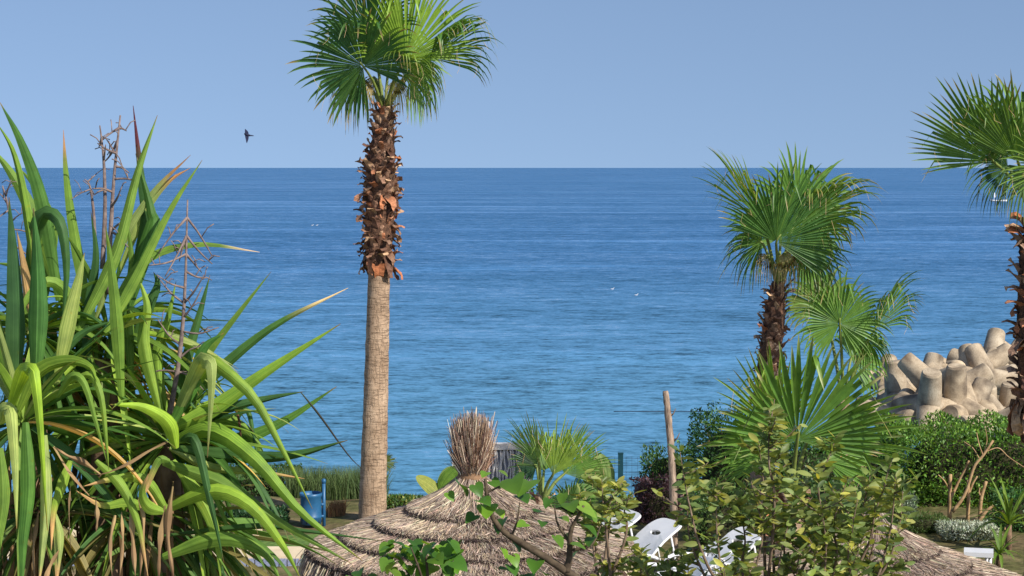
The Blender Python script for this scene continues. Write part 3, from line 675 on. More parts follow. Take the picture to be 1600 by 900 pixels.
# middle, yellowing, broken
yleaf([(262, 800), (225, 750), (180, 748), (130, 760)], 26, -.35, -.5, 0, YL, DRY, .15)
yleaf([(240, 800), (200, 785), (160, 790), (118, 766)], 22, -.35, -.5, 10, YL, DRY, .2)
yleaf([(150, 720), (190, 760), (216, 820), (232, 905)], 22, -.5, -.55, 0, YL, DRY, .15)
yleaf([(256, 800), (232, 792), (222, 770), (232, 740)], 26, -.5, -.6, 0, YL, DRY, .12)
yleaf([(265, 720), (248, 720), (230, 760), (222, 780)], 16, -.45, -.5, 0, YG, DRY, .3)
for a in ([(262, 690), (232, 705), (195, 728), (150, 742), (108, 720)], [(158, 742), (130, 722), (105, 712), (84, 698)], [(84, 698), (110, 740), (140, 775), (158, 778)],
          [(216, 780), (224, 810), (222, 860), (218, 910)], [(190, 800), (192, 850), (186, 910)], [(205, 790), (208, 850), (212, 910)], [(60, 800), (52, 860), (56, 920)],
          [(110, 760), (108, 800), (112, 880)], [(92, 860), (76, 890), (66, 930)], [(150, 782), (152, 810), (150, 832)], [(270, 760), (262, 830), (272, 910)], [(10, 740), (0, 800), (6, 900)],
          [(180, 805), (172, 850), (176, 910)], [(258, 790), (250, 850), (248, 910)]):
    yleaf(a, U(6, 13), -.5, -.55, U(-50, 50), mixc(DRY, DRYD, U(0, .5)), DRYD, .1, 'dry_leaf', M_dry, fold=.6, taper=3)
# leaves that fill the heads in depth
heads = [(55, 520, 0.05, 26), (170, 520, 0.15, 28), (262, 690, 0.05, 36), (35, 660, -.3, 24), (140, 640, .3, 36), (215, 800, .1, 30), (60, 800, .0, 24), (300, 830, .2, 30)]
INNER = MB()
for hx, hy, dd, cnt0 in heads:
    cnt = int(cnt0 * 2.4)
    h = P(hx, hy, DY + dd)
    for i in range(cnt):
        th = i * 2.399 + U(-.3, .3); el = U(-0.7, 1.0) if hy < 780 else U(-1.1, .5)
        dr = V((math.cos(th) * math.cos(el), math.sin(th) * math.cos(el), math.sin(el)))
        if dr.y < -0.35: dr.y *= 0.3
        if hx > 250 and dr.x > 0.5 : dr.x *= 0.55
        L = U(0.4, 0.7) * (0.8 if el > .4 else 1); step = L / 14; p = h + dr * 0.04; pts = [p.copy()]; dc = dr.normalized(); g = U(.02, .16)
        for _ in range(14):
            dc = (dc + V((0, 0, -g))).normalized(); p = p + dc * step; pts.append(p.copy())
        b = MB(); sd = []; no = []; wd = []; cs = []; W = U(0.028, 0.06); c0 = mixc(rng.choice([YG, YG, YD, (0.06, 0.15, 0.03), YL, YP]), DRY, .8 if U(0, 1) < (.4 if hy > 780 else .07) else 0); c0 = mixc(c0, YD, .6) if hy > 780 else c0  # lowest heads: more dry leaves, and interior shade mixed into the leaf colour
        s0 = dr.cross(V((0, 0, 1))); s0.normalize(); s0 = Quaternion(dr.normalized(), U(-.5, .5)) @ s0
        for k in range(15):
            tg = (pts[min(k+1, 14)] - pts[max(k-1, 0)]).normalized(); s1 = (s0 - tg * s0.dot(tg)).normalized(); t = k / 14
            sd.append(s1); no.append(s1.cross(tg)); wd.append(W * max(.03, min(1, .34 + 2.4*t) * (1 - t**1.5) ** .9)); cs.append(mixc(c0, srgb(120, 96, 66), max(0, (t - .95) / .05)))
        b.strip(pts[:15], sd, no, wd, U(.4, .9), cs, True)
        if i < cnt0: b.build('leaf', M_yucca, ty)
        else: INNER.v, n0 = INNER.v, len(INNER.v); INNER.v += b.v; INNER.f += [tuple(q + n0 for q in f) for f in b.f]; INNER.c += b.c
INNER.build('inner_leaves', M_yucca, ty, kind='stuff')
for i in range(110):          # skirt of dead hanging leaves on the stems
    hx, dd = rng.choice([(40, .0), (120, .25), (205, .05), (260, .1), (160, .3), (90, .15), (20, .25)]); y0 = U(690, 850)
    x = hx + U(-40, 40); dd += U(-.1, .15)
    yleaf([(x, y0), (x + U(-14, 14), y0 + 60), (x + U(-24, 24), y0 + U(120, 240))], U(7, 17), dd, dd + U(-.05, .05), U(-60, 60), mixc(DRY, DRYD, U(.3, 1.1)), DRYD, .1, 'dry_leaf', M_dry, fold=.5, taper=3)
for (x0, x1, y1) in ((55, 50, 560), (150, 165, 560), (225, 262, 690)):
    b = MB(); q = P(x1, y1, DY + .15); b.tube(curve([V((GX(x0, DY), DY + .15, 0)), V((GX(x0, DY), DY + .2, 2.6)), q.lerp(V((q.x, q.y, 2.6)), .4), q], 24), [0.075] * 16 + [0.06] * 8, 10, jit=.06); b.build('stem', M_bark, ty)
def stalk(path, brs, r0, dd, seed):
    rr = random.Random(seed); b = MB(); c = curve([P(x, y, DY + dd) for x, y in path], 16)
    b.tube(c, [r0 * (1 - .75 * i / 15) for i in range(16)], 6, jit=.1); s_ = b.build('flower_stalk', M_stalk, ty)
    for t, dx, dy, sag in brs:
        p = c[min(15, int(t * 15))]; dz = rr.uniform(-.08, .08)
        e = p + V((dx / SY, dz, -dy / SY)); m_ = p.lerp(e, .5) + V((0, 0, sag * .45 / SY)); q = MB()
        cc = curve([p, m_, e], 8); q.tube(cc, [r0 * .42, r0 * .38, r0 * .34, r0 * .3, r0 * .28, r0 * .24, r0 * .2, r0 * .16], 5, jit=.15)
        for k in range(2):
            j = rr.randint(3, 6); f_ = cc[j] + V((rr.uniform(-20, 20) / SY, rr.uniform(-.03, .03), rr.uniform(-4, 26) / SY)); q.tube([cc[j], cc[j].lerp(f_, .5) + V((0, 0, .01)), f_], r0 * .17, 4)
        q.build('twig', M_stalk, s_)
stalk([(262, 660), (280, 560), (289, 450), (293, 312)], [(.98, -42, 56, 8), (.97, 38, 60, 8), (.9, -30, 62, -4), (.88, 40, 44, -6), (.8, -52, 16, -10), (.78, 34, 10, -8), (.68, -40, -22, -8), (.66, 36, -46, -8), (.6, -44, -40, -10),
       (.56, 34, -50, -10), (.5, 60, -8, -14), (.45, -36, -40, -12), (.38, 34, -20, 8), (.3, 40, 30, 16), (.28, -50, 4, 8), (.86, 20, 30, 0), (.93, -12, 40, 6)], 0.012, .0, 3)
stalk([(170, 460), (172, 380), (178, 280), (188, 180)], [(.97, -22, 18, 2), (.9, -26, 34, -10), (.85, -14, -20, -6), (.78, 22, 10, 6), (.72, 42, 4, 6), (.62, -26, -6, 6), (.55, 22, -30, -8), (.45, 28, -20, 8), (.4, 34, 24, 8), (.95, 8, 4, 2), (.8, -24, -16, -4)], 0.013, .1, 4)
stalk([(160, 420), (164, 330), (162, 250), (156, 196)], [(.9, -6, 14, 2), (.7, 10, -24, 0), (.5, -16, 10, 4)], 0.011, .1, 5)
stalk([(150, 400), (146, 330), (140, 290), (132, 280)], [(.8, 14, -16, 0), (.6, -24, 16, 4)], 0.008, .1, 6)
stalk([(28, 440), (20, 370), (12, 320), (4, 290)], [(.8, 14, -26, 0), (.6, -24, 26, 4), (.5, 24, -16, 4), (.4, 28, 10, 6), (.7, -20, -20, 4), (.3, 30, 34, 6)], 0.009, .1, 8)

# ------------------------------------------------------------------ thatched parasols
def parasol(label, cx, d, scale=1.0, apex_dz=0.0, with_tuft=True):
    C = V((GX(cx, d), d, 0))
    T = thing('thatched_parasol', label, 'parasol', C, 'thatched beach parasols')
    prof = lambda r: float(np.interp(r, [0, .15, .3, .57, .95, 1.23, 1.6, 2], [2.42, 2.27, 2.14, 2.015, 1.93, 1.875, 1.79, 1.70])) + apex_dz
    b = MB(); b.tube([C + V((0, 0, -.2)), C + V((0, 0, 1.2)), C + V((0, 0, prof(0) - .02))], [.075, .07, .06], 14, jit=.04); b.build('pole', M_bark, T)
    edges = [0.0, 0.62, 0.92, 1.24, 1.54]
    tan = np.array(srgb(204, 184, 160)); gr = np.array(srgb(160, 142, 128)); dk = np.array(srgb(114, 97, 90))
    for k in range(4):
        r0, r1 = max(0.04, edges[k] - .22), edges[k + 1] * scale; lift = 0.055 * (3 - k)
        prf = [(r0 + (r1 - r0) * i / 8) for i in range(9)]
        b = MB(); b.lathe([(r, prof(r) + lift - (0.02 if i == 8 else 0)) for i, r in enumerate(prf)] + [(r1 - .015, prof(r1) + lift - .11), (r0, prof(r0) + lift - .11)], 64, tuple(gr), Matrix.Translation(C), cap=False)
        for i in range(len(b.v)):
            x, y, z = b.v[i]; b.v[i] = (x, y, z + 0.02 * math.sin(math.atan2(y - d, x - C.x) * 7 + k * 2) + .012 * math.sin(math.atan2(y - d, x - C.x) * 17 + k) + U(-.012, .012))
        tier = b.build('thatch_tier', M_straw, T)
        n = int(3200 + 3600 * k); th = nr.random(n) * 2 * np.pi; rs = np.sqrt(r0**2 + (r1**2 - r0**2) * nr.random(n)); ln = nr.uniform(.18, .42, n)
        re = np.minimum(rs + ln, r1 + nr.normal(size=n) * .012 + .008); rs = np.minimum(rs, re - .1); rs = np.maximum(rs, .03)
        pf = np.vectorize(prof); dth = nr.normal(size=n) * .06 / np.maximum(rs, .2)
        def pt(r, t, h): return np.stack([C.x + r * np.cos(t), C.y + r * np.sin(t), pf(r) + lift + h], axis=1)
        hh = nr.random(n) * .035
        over = np.maximum(0, re - r1)
        A_ = pt(rs, th, hh * .3 + .004); B_ = pt((rs + re) / 2, th + dth * .5, hh * .8 + .010); Cc = pt(re, th + dth, hh + .008 - over * 1.4)
        cols = tints(n, tan, .22, gr, .35)
        q = nr.random(n) < .05; cols[q] = dk * nr.uniform(.6, 1.2, (q.sum(), 1))
        ribbons('straw', A_, B_, Cc, nr.uniform(.005, .010, n), cols, M_straw, tier)
        n = int(1800 + 1500 * k); th = nr.random(n) * 2 * np.pi            # ragged butt ends at each tier's rim, ledge shade put into their colour
        ra = r1 + nr.normal(size=n) * .02 - .03; ra = r1 + nr.uniform(-.02, .01, n); hb = nr.uniform(-.075, .0, n); A_ = pt(ra, th, hb); Cc = pt(ra + nr.uniform(.01, .045, n), th + nr.normal(size=n) * .05, hb + nr.uniform(-.03, .015, n)); B_ = (A_ + Cc) / 2 + np.array([0, 0, .012])
        cols = tints(n, dk * .45, .4, dk, .25)
        ribbons('rim_straw', A_, B_, Cc, nr.uniform(.006, .012, n), cols, M_straw, tier)
    n = 4200; th = nr.random(n) * 2 * np.pi; r1 = edges[-1] * scale; pz = prof(r1) - .03; rr_ = r1 + nr.normal(size=n) * .03 - .02
    A_ = np.stack([C.x + rr_ * np.cos(th), C.y + rr_ * np.sin(th), np.full(n, pz)], 1); L = nr.uniform(.12, .36, n)
    Cc = A_ + np.stack([np.cos(th) * .05 + nr.normal(size=n) * .03, np.sin(th) * .05 + nr.normal(size=n) * .03, -L], 1)
    B_ = (A_ + Cc) / 2 + np.stack([np.cos(th) * .02, np.sin(th) * .02, np.zeros(n)], 1)
    fr = ribbons('fringe', A_, B_, Cc, nr.uniform(.007, .014, n), tints(n, tan, .22, gr, .25), M_straw, T)
    if with_tuft:
        z0 = 2.31 + apex_dz; n = 2600; th = nr.random(n) * 2 * np.pi; q = np.sqrt(nr.random(n))
        A_ = np.stack([C.x + q * .19 * np.cos(th), C.y + q * .19 * np.sin(th), np.full(n, z0 - .02)], 1)
        B_ = np.stack([C.x + q * .13 * np.cos(th), C.y + q * .13 * np.sin(th), np.full(n, z0 + .18)], 1)
        top = z0 + .18 + nr.uniform(.12, .64, n) * (1.05 - .2 * q); sp = .13 + .045 * np.sin(np.clip((top - z0 - .2) / .5, 0, 1) * 2.4)
        Cc = np.stack([C.x + q * sp * np.cos(th + nr.normal(size=n) * .25) * 1.1 + nr.normal(size=n) * .04, C.y + q * sp * np.sin(th) * 1.1 + nr.normal(size=n) * .04, top], 1)
        ribbons('tuft', A_, B_, Cc, nr.uniform(.006, .012, n), tints(n, np.array(srgb(150, 124, 106)), .35, tan, .3), M_straw, T, tip=.5)
        n = 500; th = nr.random(n) * 2 * np.pi                              # stray ends standing off the bundle
        A_ = np.stack([C.x + .1 * np.cos(th), C.y + .1 * np.sin(th), z0 + nr.uniform(.15, .45, n)], 1)
        Cc = A_ + np.stack([np.cos(th) * nr.uniform(.03, .16, n), np.sin(th) * nr.uniform(.03, .16, n), nr.uniform(.05, .26, n)], 1)
        ribbons('loose_straw', A_, (A_ + Cc) / 2 + np.array([0, 0, .02]), Cc, np.full(n, .006), tints(n, np.array(srgb(176, 140, 112)), .3), M_straw, T)
        b = MB(); m_ = [(0.137 + .004 * math.sin(i), z0 + .14 + .012 * i) for i in range(7)]; b.lathe(m_, 24, srgb(150, 118, 90), Matrix.Translation((C.x, C.y, 0)), cap=False); b.build('binding', M_straw, T)
    return T
parasol('straw parasol with a standing straw tuft on top, in front of the tall palm', 737, 18.0)
parasol('straw parasol roof in the bottom right corner, partly behind the leafy shrub', 1372, 18.6, 1.0, -.50, False)

# ------------------------------------------------------------------ litter bin, screen, fence, pole, rope
d = 28.65
bp = P(488, 828, d); gb = gz(bp.x, d)
T = thing('litter_bin', 'blue metal litter bin hanging on a blue post near the reeds', 'litter bin', V((bp.x, d, gb)))
pp = P(506, 800, d); b = MB(); b.tube([V((pp.x, d + .02, gb - .1)), V((pp.x, d + .02, P(506, 754, d).z))], .026, 12); po_ = b.build('post', M_bin, T)
b = MB(); zt = P(506, 750, d).z; b.lathe([(.03, zt - .05), (.034, zt - .03), (.034, zt), (.02, zt + .015)], 12, (1, 1, 1), Matrix.Translation((pp.x, d + .02, 0))); b.build('post_cap', M_bin, po_)
cxb = P(486, 795, d).x; zb = P(486, 819, d).z; zt = P(486, 770, d).z
prof = [(.13, zb), (.155, zb + .015), (.158, zb + .10), (.166, zb + .11), (.166, zb + .13), (.158, zb + .14), (.16, zt - .06), (.17, zt - .045), (.17, zt), (.158, zt), (.15, zt - .1), (.14, zb + .03)]
b = MB(); b.lathe(prof, 32, (1, 1, 1), Matrix.Translation((cxb, d, 0))); bk = b.build('bucket', M_bin, T)
for k in range(10):
    a = k * .63; b = MB(); b.box((-.012, -.004, -.02), (.012, .004, .02), M=Matrix.Translation((cxb + .160 * math.cos(a), d + .160 * math.sin(a), zb + .055)) @ Matrix.Rotation(a + math.pi / 2, 4, 'Z')); b.build('slot', M_black, bk)
b = MB(); b.box((cxb + .14, d - .01, zt - .2), (pp.x, d + .04, zt - .16)); b.box((cxb + .14, d - .01, zb + .1), (pp.x, d + .04, zb + .14)); b.build('bracket', M_bin, T)

d = 31.0
zg = gz(0, d)
T = thing('cane_screen', 'pale framed screen of twisted canes behind the straw tuft', 'screen', V((GX(790, d), d, zg)))
xl, xr = GX(757, d), GX(828, d); zt = P(800, 692, d).z; zlo = zg - .05
b = MB(); b.box((xl - .05, d - .09, zt - .10), (xr + .05, d + .05, zt)); b.build('top_beam', M_cane, T, smooth=False)
b = MB(); b.box((xr - .07, d - .06, zlo), (xr + .04, d + .04, zt - .103)); b.build('post', M_cane, T, smooth=False)
b = MB(); b.box((xl - .04, d - .06, zlo), (xl + .04, d + .04, zt - .103)); b.build('post', M_cane, T, smooth=False)
b = MB(); b.box((xl + .04, d + .0, zlo), (xr - .07, d + .03, zt - .103)); b.build('back_panel', M_panel, T, smooth=False)
for i in range(19):
    x = xl + .05 + (xr - xl - .14) * (i + U(-.4, .4)) / 18; x = max(xl + .05, x); pts = []
    a, ph = U(.01, .03), U(0, 6); lean = U(-.05, .05)
    for k in range(9): pts.append(V((x + lean * (k / 8 - .5) + a * math.sin(k * 1.1 + ph), d - .045 + .012 * math.sin(k + ph), zlo + (zt - .103 - zlo) * k / 8)))
    b = MB(); b.tube(pts, U(.011, .019), 6); b.build('cane', M_cane, T)
x2 = GX(706, d); z2 = P(706, 723, d).z
b = MB(); b.box((x2, d - .05, z2 - .05), (xl - .045, d + .03, z2)); b.build('rail', M_cane, T, smooth=False)
for i in range(9):
    x = x2 + .03 + (xl - x2 - .1) * i / 8; b = MB(); b.tube([V((x, d, zlo)), V((x + U(-.03, .03), d - .01, (zlo + z2) / 2)), V((x + U(-.02, .02), d, z2 - .05))], .013, 6); b.build('cane', M_cane, T)

d = 34.0
zg = gz(GX(972, d), d)
T = thing('wire_fence', 'dark green wire fence with a square post in front of the sea', 'fence', V((GX(972, d), d, zg)))
for px, tp in ((971, 709), (1120, 712), (905, 712)):
    x = GX(px, d); zt = P(px, tp, d).z; b = MB(); b.box((x - .045, d - .03, zg - .2), (x + .045, d + .03, zt)); p_ = b.build('post', M_post, T, smooth=False)
    b = MB(); b.box((x - .05, d - .035, zt), (x + .05, d + .035, zt + .02)); b.build('cap', M_post, p_, smooth=False)
for k in range(7):
    z = P(971, 716 + k * 11, d).z; b = MB(); b.tube([V((GX(905, d), d + .035, z)), V((GX(1010, d), d + .04, z - .01)), V((GX(1125, d), d + .035, z))], .0035, 4); b.build('wire', M_black, T)
for px in range(908, 1125, 9):
    b = MB(); b.tube([V((GX(px, d), d + .042, P(px, 714, d).z)), V((GX(px, d), d + .042, P(px, 790, d).z))], .002, 4); b.build('wire', M_black, T)

d = 25.0
pb = P(1056, 860, d)
b = MB(); b.tube(curve([V((pb.x, d, -.1)), P(1053, 795, d), P(1049, 710, d), P(1044, 650, d), P(1040, 611, d)], 26), [.05] * 10 + [.046] * 10 + [.042] * 5 + [.036], 10, jit=.16)
T = thing('wooden_pole', 'weathered leaning wooden stake standing before the sea', 'pole', V((pb.x, d, 0)))
b.build('shaft', noise_mat('weathered_wood', srgb(112, 94, 80), srgb(186, 162, 140), 6, .9, .9, .02, stretch=(5, 5, 1.2)), T)
for (px, py) in ((1052, 690), (1046, 652)):
    b = MB(); q = P(px, py, d); b.tube([q, q + V((.05, -.02, .05)), q + V((.08, -.03, .12))], [.012, .009, .004], 6); b.build('stub', M_twig, T)
b = MB(); q0, q1 = 8.4 / (383 / F), 8.4 / (384 / F)
pts = [V((GX(960 + i * 11, q0), q0 + .06 * math.sin(i * .9), SEA_Z + .012)) for i in range(26)]
b.tube(pts, .016, 6); ro = b.build('float_line', M_black, label='thin dark rope floating on the water behind the wooden stake', cat='rope')

# ------------------------------------------------------------------ breakwater blocks
def tetra_mesh():
    b = MB(); dirs = [V((0, 0, 1))] + [V((math.cos(a) * .943, math.sin(a) * .943, -.333)) for a in (0, 2.094, 4.189)]
    for k, dd in enumerate(dirs):
        q = dd.to_track_quat('Z', 'Y').to_matrix().to_4x4()
        b.lathe([(.55, 0), (.54, .4), (.515, .8), (.475, 1.3), (.445, 1.7)], 26, (1, 1, 1), q, cap=False)
        b.lathe([(.445, 1.7), (.40, 1.77)], 26, (1, 1, 1), q, cap=False); b.lathe([(.40, 1.77), (.385, 1.775), (.375, 1.776)], 26, (1, 1, 1), q)
    me = b.mesh('breakwater_block', M_conc); return me
TM = tetra_mesh()
blocks = [(1562, 545, 54, (-.75, -.35, .6), 'topmost concrete breakwater block, leg pointing up left against the sea'),
 (1552, 560, 53, (-.15, -.95, .25), 'concrete breakwater block whose small round leg end shows under the topmost block'),
 (1536, 575, 52, (-.2, -.95, .15), 'concrete breakwater block second from top beside the shaggy trunk'),
 (1535, 592, 50.6, (-.35, -.9, .1), 'concrete breakwater block with a blunt leg facing the camera, mid pile'),
 (1541, 625, 49.3, (-.02, -.25, .97), 'concrete breakwater block with one leg standing upright, right half of the pile'),
 (1578, 622, 49.6, (.02, -.2, .98), 'upright concrete breakwater block leg next to the maroon trunk'),
 (1506, 588, 51, (-.55, -.8, .2), 'concrete breakwater block with pale rounded leg end left of the pile middle'),
 (1512, 606, 50.2, (.25, -.85, .35), 'concrete breakwater block wedged left of the upright leg'),
 (1478, 616, 49.6, (.5, -.62, .62), 'concrete breakwater block with leg end tilted up right'),
 (1500, 575, 53, (-.4, -.3, .5), 'concrete breakwater block on the skyline of the pile middle'),
 (1470, 590, 52.0, (.2, -.75, .55), 'concrete breakwater block rounded shoulder behind the tilted leg'),
 (1440, 594, 52, (.75, -.35, .45), 'concrete breakwater block with leg rising right, left half of skyline'),
 (1420, 606, 50.4, (-.85, -.45, .12), 'concrete breakwater block with long leg lying towards the big palm fan'),
 (1412, 592, 54.5, (-.9, -.1, .3), 'low concrete breakwater block far behind the lying leg'),
 (1368, 594, 53, (-.85, -.45, .15), 'concrete breakwater block at the left tip of the pile beside palm leaves'),
 (1395, 640, 49, (-.3, -.7, -.3), 'concrete breakwater block shaded low left with a dark hollow beneath'),
 (1360, 636, 50, (-.7, -.5, .2), 'concrete breakwater block half hidden by the big palm fan'),
 (1440, 634, 48.2, (-.45, -.3, -.75), 'concrete breakwater block with leg slanting down left at pile front'),
 (1492, 640, 47.8, (-.7, -.5, .25), 'concrete breakwater block lying along the foot of the pile, centre'),
 (1552, 655, 47.5, (.9, -.35, -.05), 'concrete breakwater block lying at the foot near the hedge, right'),
 (1486, 668, 47.2, (0, -1, -.1), 'concrete breakwater block with round end just above the hedge'),
 (1586, 648, 48, (.3, -.7, .5), 'concrete breakwater block behind the maroon trunk at the foot'),
 (1600, 590, 52, (.4, -.5, .6), 'concrete breakwater block behind the maroon trunk higher up'),
 (1620, 560, 54, (.2, -.6, .6), 'concrete breakwater block at the right picture edge'),
 (1448, 664, 47, (-.2, -.6, -.6), 'concrete breakwater block at the lowest left corner above hedge leaves'),
 (1640, 630, 49, (-.3, -.6, .5), 'concrete breakwater block beyond the right picture edge'),
 (1520, 632, 48.4, (-.2, -.85, .45), 'concrete breakwater block below the upright leg, blunt end showing'),
 (1463, 648, 47.4, (-.8, -.3, -.4), 'concrete breakwater block low in front, leg towards the fan tips'),
 (1412, 655, 47.6, (.3, -.9, .1), 'concrete breakwater block low at the left foot of the pile'),
 (1570, 588, 51.5, (.5, -.6, .3), 'concrete breakwater block between topmost block and upright legs'),
 (1386, 622, 50.5, (-.2, -.8, .5), 'concrete breakwater block left of centre under the lying leg'),
 (1522, 666, 46.8, (-.9, -.4, .1), 'concrete breakwater block lying just behind the hedge top, middle'),
 (1575, 670, 46.8, (.2, -.8, .5), 'concrete breakwater block just behind the hedge near the maroon trunk'),
 (1455, 606, 50.8, (.1, -.9, .4), 'concrete breakwater block with blunt end between lying and tilted legs'),
 (1500, 622, 49.2, (-.1, -.9, -.2), 'concrete breakwater block wedged in the middle of the pile')]
for i, (px, py, d, ax, lab) in enumerate(blocks):
    ax = V(ax).normalized(); q = ax.to_track_quat('Z', 'Y') @ Quaternion((0, 0, 1), i * 1.37)
    c = P(px, py, d) - ax * .60
    o = link('breakwater_block', TM, None, Matrix.Translation(c) @ q.to_matrix().to_4x4() @ Matrix.Scale(.56, 4))
    props(o, lab, 'breakwater block', 'concrete breakwater blocks')

# ------------------------------------------------------------------ loungers
def lounger_parts():
    out = {}
    def bev(b, name):
        me = b.mesh(name, M_white, smooth=False); return me
    b = MB()
    for s in (-1, 1): b.box((-.95, s * .31 - .035, .28), (.45, s * .31 + .035, .345))
    b.box((-1.0, -.345, .275), (-.93, .345, .35)); b.box((.42, -.30, .285), (.48, .30, .34)); out['frame'] = bev(b, 'frame')
    sl_ = []
    for i in range(9): b = MB(); x = -.9 + i * .145; b.box((x, -.275, .315), (x + .12, .275, .34)); sl_.append(bev(b, 'slat'))
    out['slat'] = sl_
    # backrest: plate with an oval hand hole, rounded head, hinged at x=.45
    b = MB(); nU = 36; L, W = .78, .62; hc = (L * .62, 0); th = .03
    outer = []; inner = []
    for k in range(nU):
        a = 2 * math.pi * k / nU; ca, sa = math.cos(a), math.sin(a)
        sx_ = abs(ca) ** .45 * (1 if ca > 0 else -1); sy_ = abs(sa) ** .45 * (1 if sa > 0 else -1)
        outer.append((L / 2 + sx_ * L / 2, sy_ * W / 2)); inner.append((hc[0] + ca * .045, hc[1] + sa * .11))
    A_ = Matrix.Translation((.46, 0, .33)) @ Matrix.Rotation(-R(38), 4, 'Y')
    vs_ = []
    for z in (0, th):
        for ring in (outer, inner):
            for (x, y) in ring: vs_.append(A_ @ V((x, y, z + .06 * math.sin(x / L * 3.1))))
    n = nU; fs = []
    for k in range(n):
        j = (k + 1) % n
        fs += [(k, n + k, n + j, j), (2*n + k, 2*n + j, 3*n + j, 3*n + k), (k, j, 2*n + j, 2*n + k), (n + k, 3*n + k, 3*n + j, n + j)]
    b.add(vs_, fs); out['backrest'] = bev(b, 'backrest')
    lg = []
    for (x, y) in ((-.8, -.29), (-.8, .29), (.35, -.29), (.35, .29)):
        b = MB(); b.lathe([(.03, 0), (.035, .02), (.045, .28)], 10, M=Matrix.Translation((x, y, 0))); lg.append(b.mesh('leg', M_white))
    out['leg'] = lg
    ar = []
    for s in (-1, 1):
        b = MB(); b.tube(curve([V((-.1, s * .33, .34)), V((-.05, s * .36, .5)), V((.2, s * .37, .53)), V((.5, s * .35, .47)), V((.62, s * .32, .42))], 12), .024, 8); ar.append(b.mesh('armrest', M_white))
    out['armrest'] = ar
    b = MB(); b.tube([V((.9, -.2, .66)), V((1.0, -.2, .2)), V((1.0, .2, .2)), V((.9, .2, .66))], .014, 6); out['prop'] = b.mesh('prop', M_white)
    return out
LP = lounger_parts()
def lounger(label, px, d, rz):
    T = thing('sun_lounger', label, 'sun lounger', V((GX(px, d), d, gz(GX(px, d), d))), 'white sun loungers', rz)
    for k, m in LP.items():
        for me in (m if isinstance(m, list) else [m]): o = bpy.data.objects.new(k, me); COL.objects.link(o); o.parent = T
lounger('white plastic sun lounger with raised holed backrest below the purple shrub', 944, 24.2, R(28))
lounger('white sun lounger farthest left, showing left of the raised holed backrest', 880, 24.7, R(26))
lounger('white sun lounger with backrest raised beside the pale palm trunk', 1076, 23.7, R(30))
lounger('white sun lounger nearest the bottom edge under the leafy shrub', 1015, 23.0, R(14))
d = 25.1; xt = GX(1537, d)
T = thing('side_table', 'low white side table showing above the corner parasol beside the silvery bush', 'table', V((xt, d, 0)))
b = MB(); b.box((-.19, -.16, .27), (.19, .16, .33), M=Matrix.Translation((xt, d, 0)) @ Matrix.Rotation(R(-14), 4, 'Z')); b.build('table_top', M_white, T, smooth=False)
for sx_, sy_ in ((-1, -1), (-1, 1), (1, -1), (1, 1)):
    b = MB(); b.lathe([(.02, 0), (.024, .272)], 10, M=Matrix.Translation((xt + sx_ * .13, d + sy_ * .1, 0))); b.build('leg', M_white, T)

# ------------------------------------------------------------------ leafy shrubs in front
def leaf_proto(name, L, W, col, mat_, bend, heart=False):
    b = MB(); rows = 7; pts = []; sd = []; no = []; wd = []
    if heart:
        out = [(0, 0), (.16, -.12), (.38, -.08), (.5, .12), (.48, .35), (.34, .62), (.16, .86), (0, 1.0)]
        vs = []; cs = []
        for x, y in out: vs.append(V((x * W, y * L, abs(x) * .35 * L * bend - .25 * L * y * y)))
        for x, y in out[1:-1]: vs.append(V((-x * W, y * L, abs(x) * .35 * L * bend - .25 * L * y * y)))
        mid = [V((0, y * L, -.25 * L * y * y)) for y in (.1, .35, .62, .86)]; n0 = len(vs); vs += mid
        rgt = [1, 2, 3, 4, 5, 6]; lft = [8, 9, 10, 11, 12, 13]; fs = []
        for s in (rgt, lft):
            f = [(0, s[0], s[1], n0), (n0, s[1], s[2], s[3]), (n0, s[3], n0 + 1), (n0 + 1, s[3], s[4], n0 + 2), (n0 + 2, s[4], s[5], n0 + 3), (n0 + 3, s[5], 7)]
            fs += f if s is rgt else [q[::-1] for q in f]
        b.add(vs, fs, col)
    else:
        for i in range(rows):
            t = i / (rows - 1); y = t * L; z = -bend * L * t * t
            pts.append(V((0, y, z))); sd.append(V((1, 0, 0))); no.append(V((0, 0, 1))); wd.append(W * max(.04, math.sin(math.pi * (t * .92 + .04)) ** .8))
        b.strip(pts, sd, no, wd, .3, [mixc(col, (col[0] * 1.5, col[1] * 1.35, col[2]), .3 * (1 - i / 6)) for i in range(rows)])
    return b.mesh(name, mat_)
OL = (0.28, 0.35, 0.12); OG = (0.21, 0.30, 0.10); OY = (0.42, 0.44, 0.13); OD = (0.13, 0.21, 0.08)
LEAVES = [leaf_proto('leaf', .088, .036, c, M_leaf, b_) for c, b_ in ((OL, .1), (OG, .25), (OG, -.1), (OL, .35), (OY, .15), (OD, .2))]
def place(pos, direction, roll, s):
    q = V(direction).normalized().to_track_quat('Y', 'Z'); return Matrix.Translation(pos) @ q.to_matrix().to_4x4() @ Matrix.Rotation(roll, 4, 'Y') @ Matrix.Scale(s, 4)
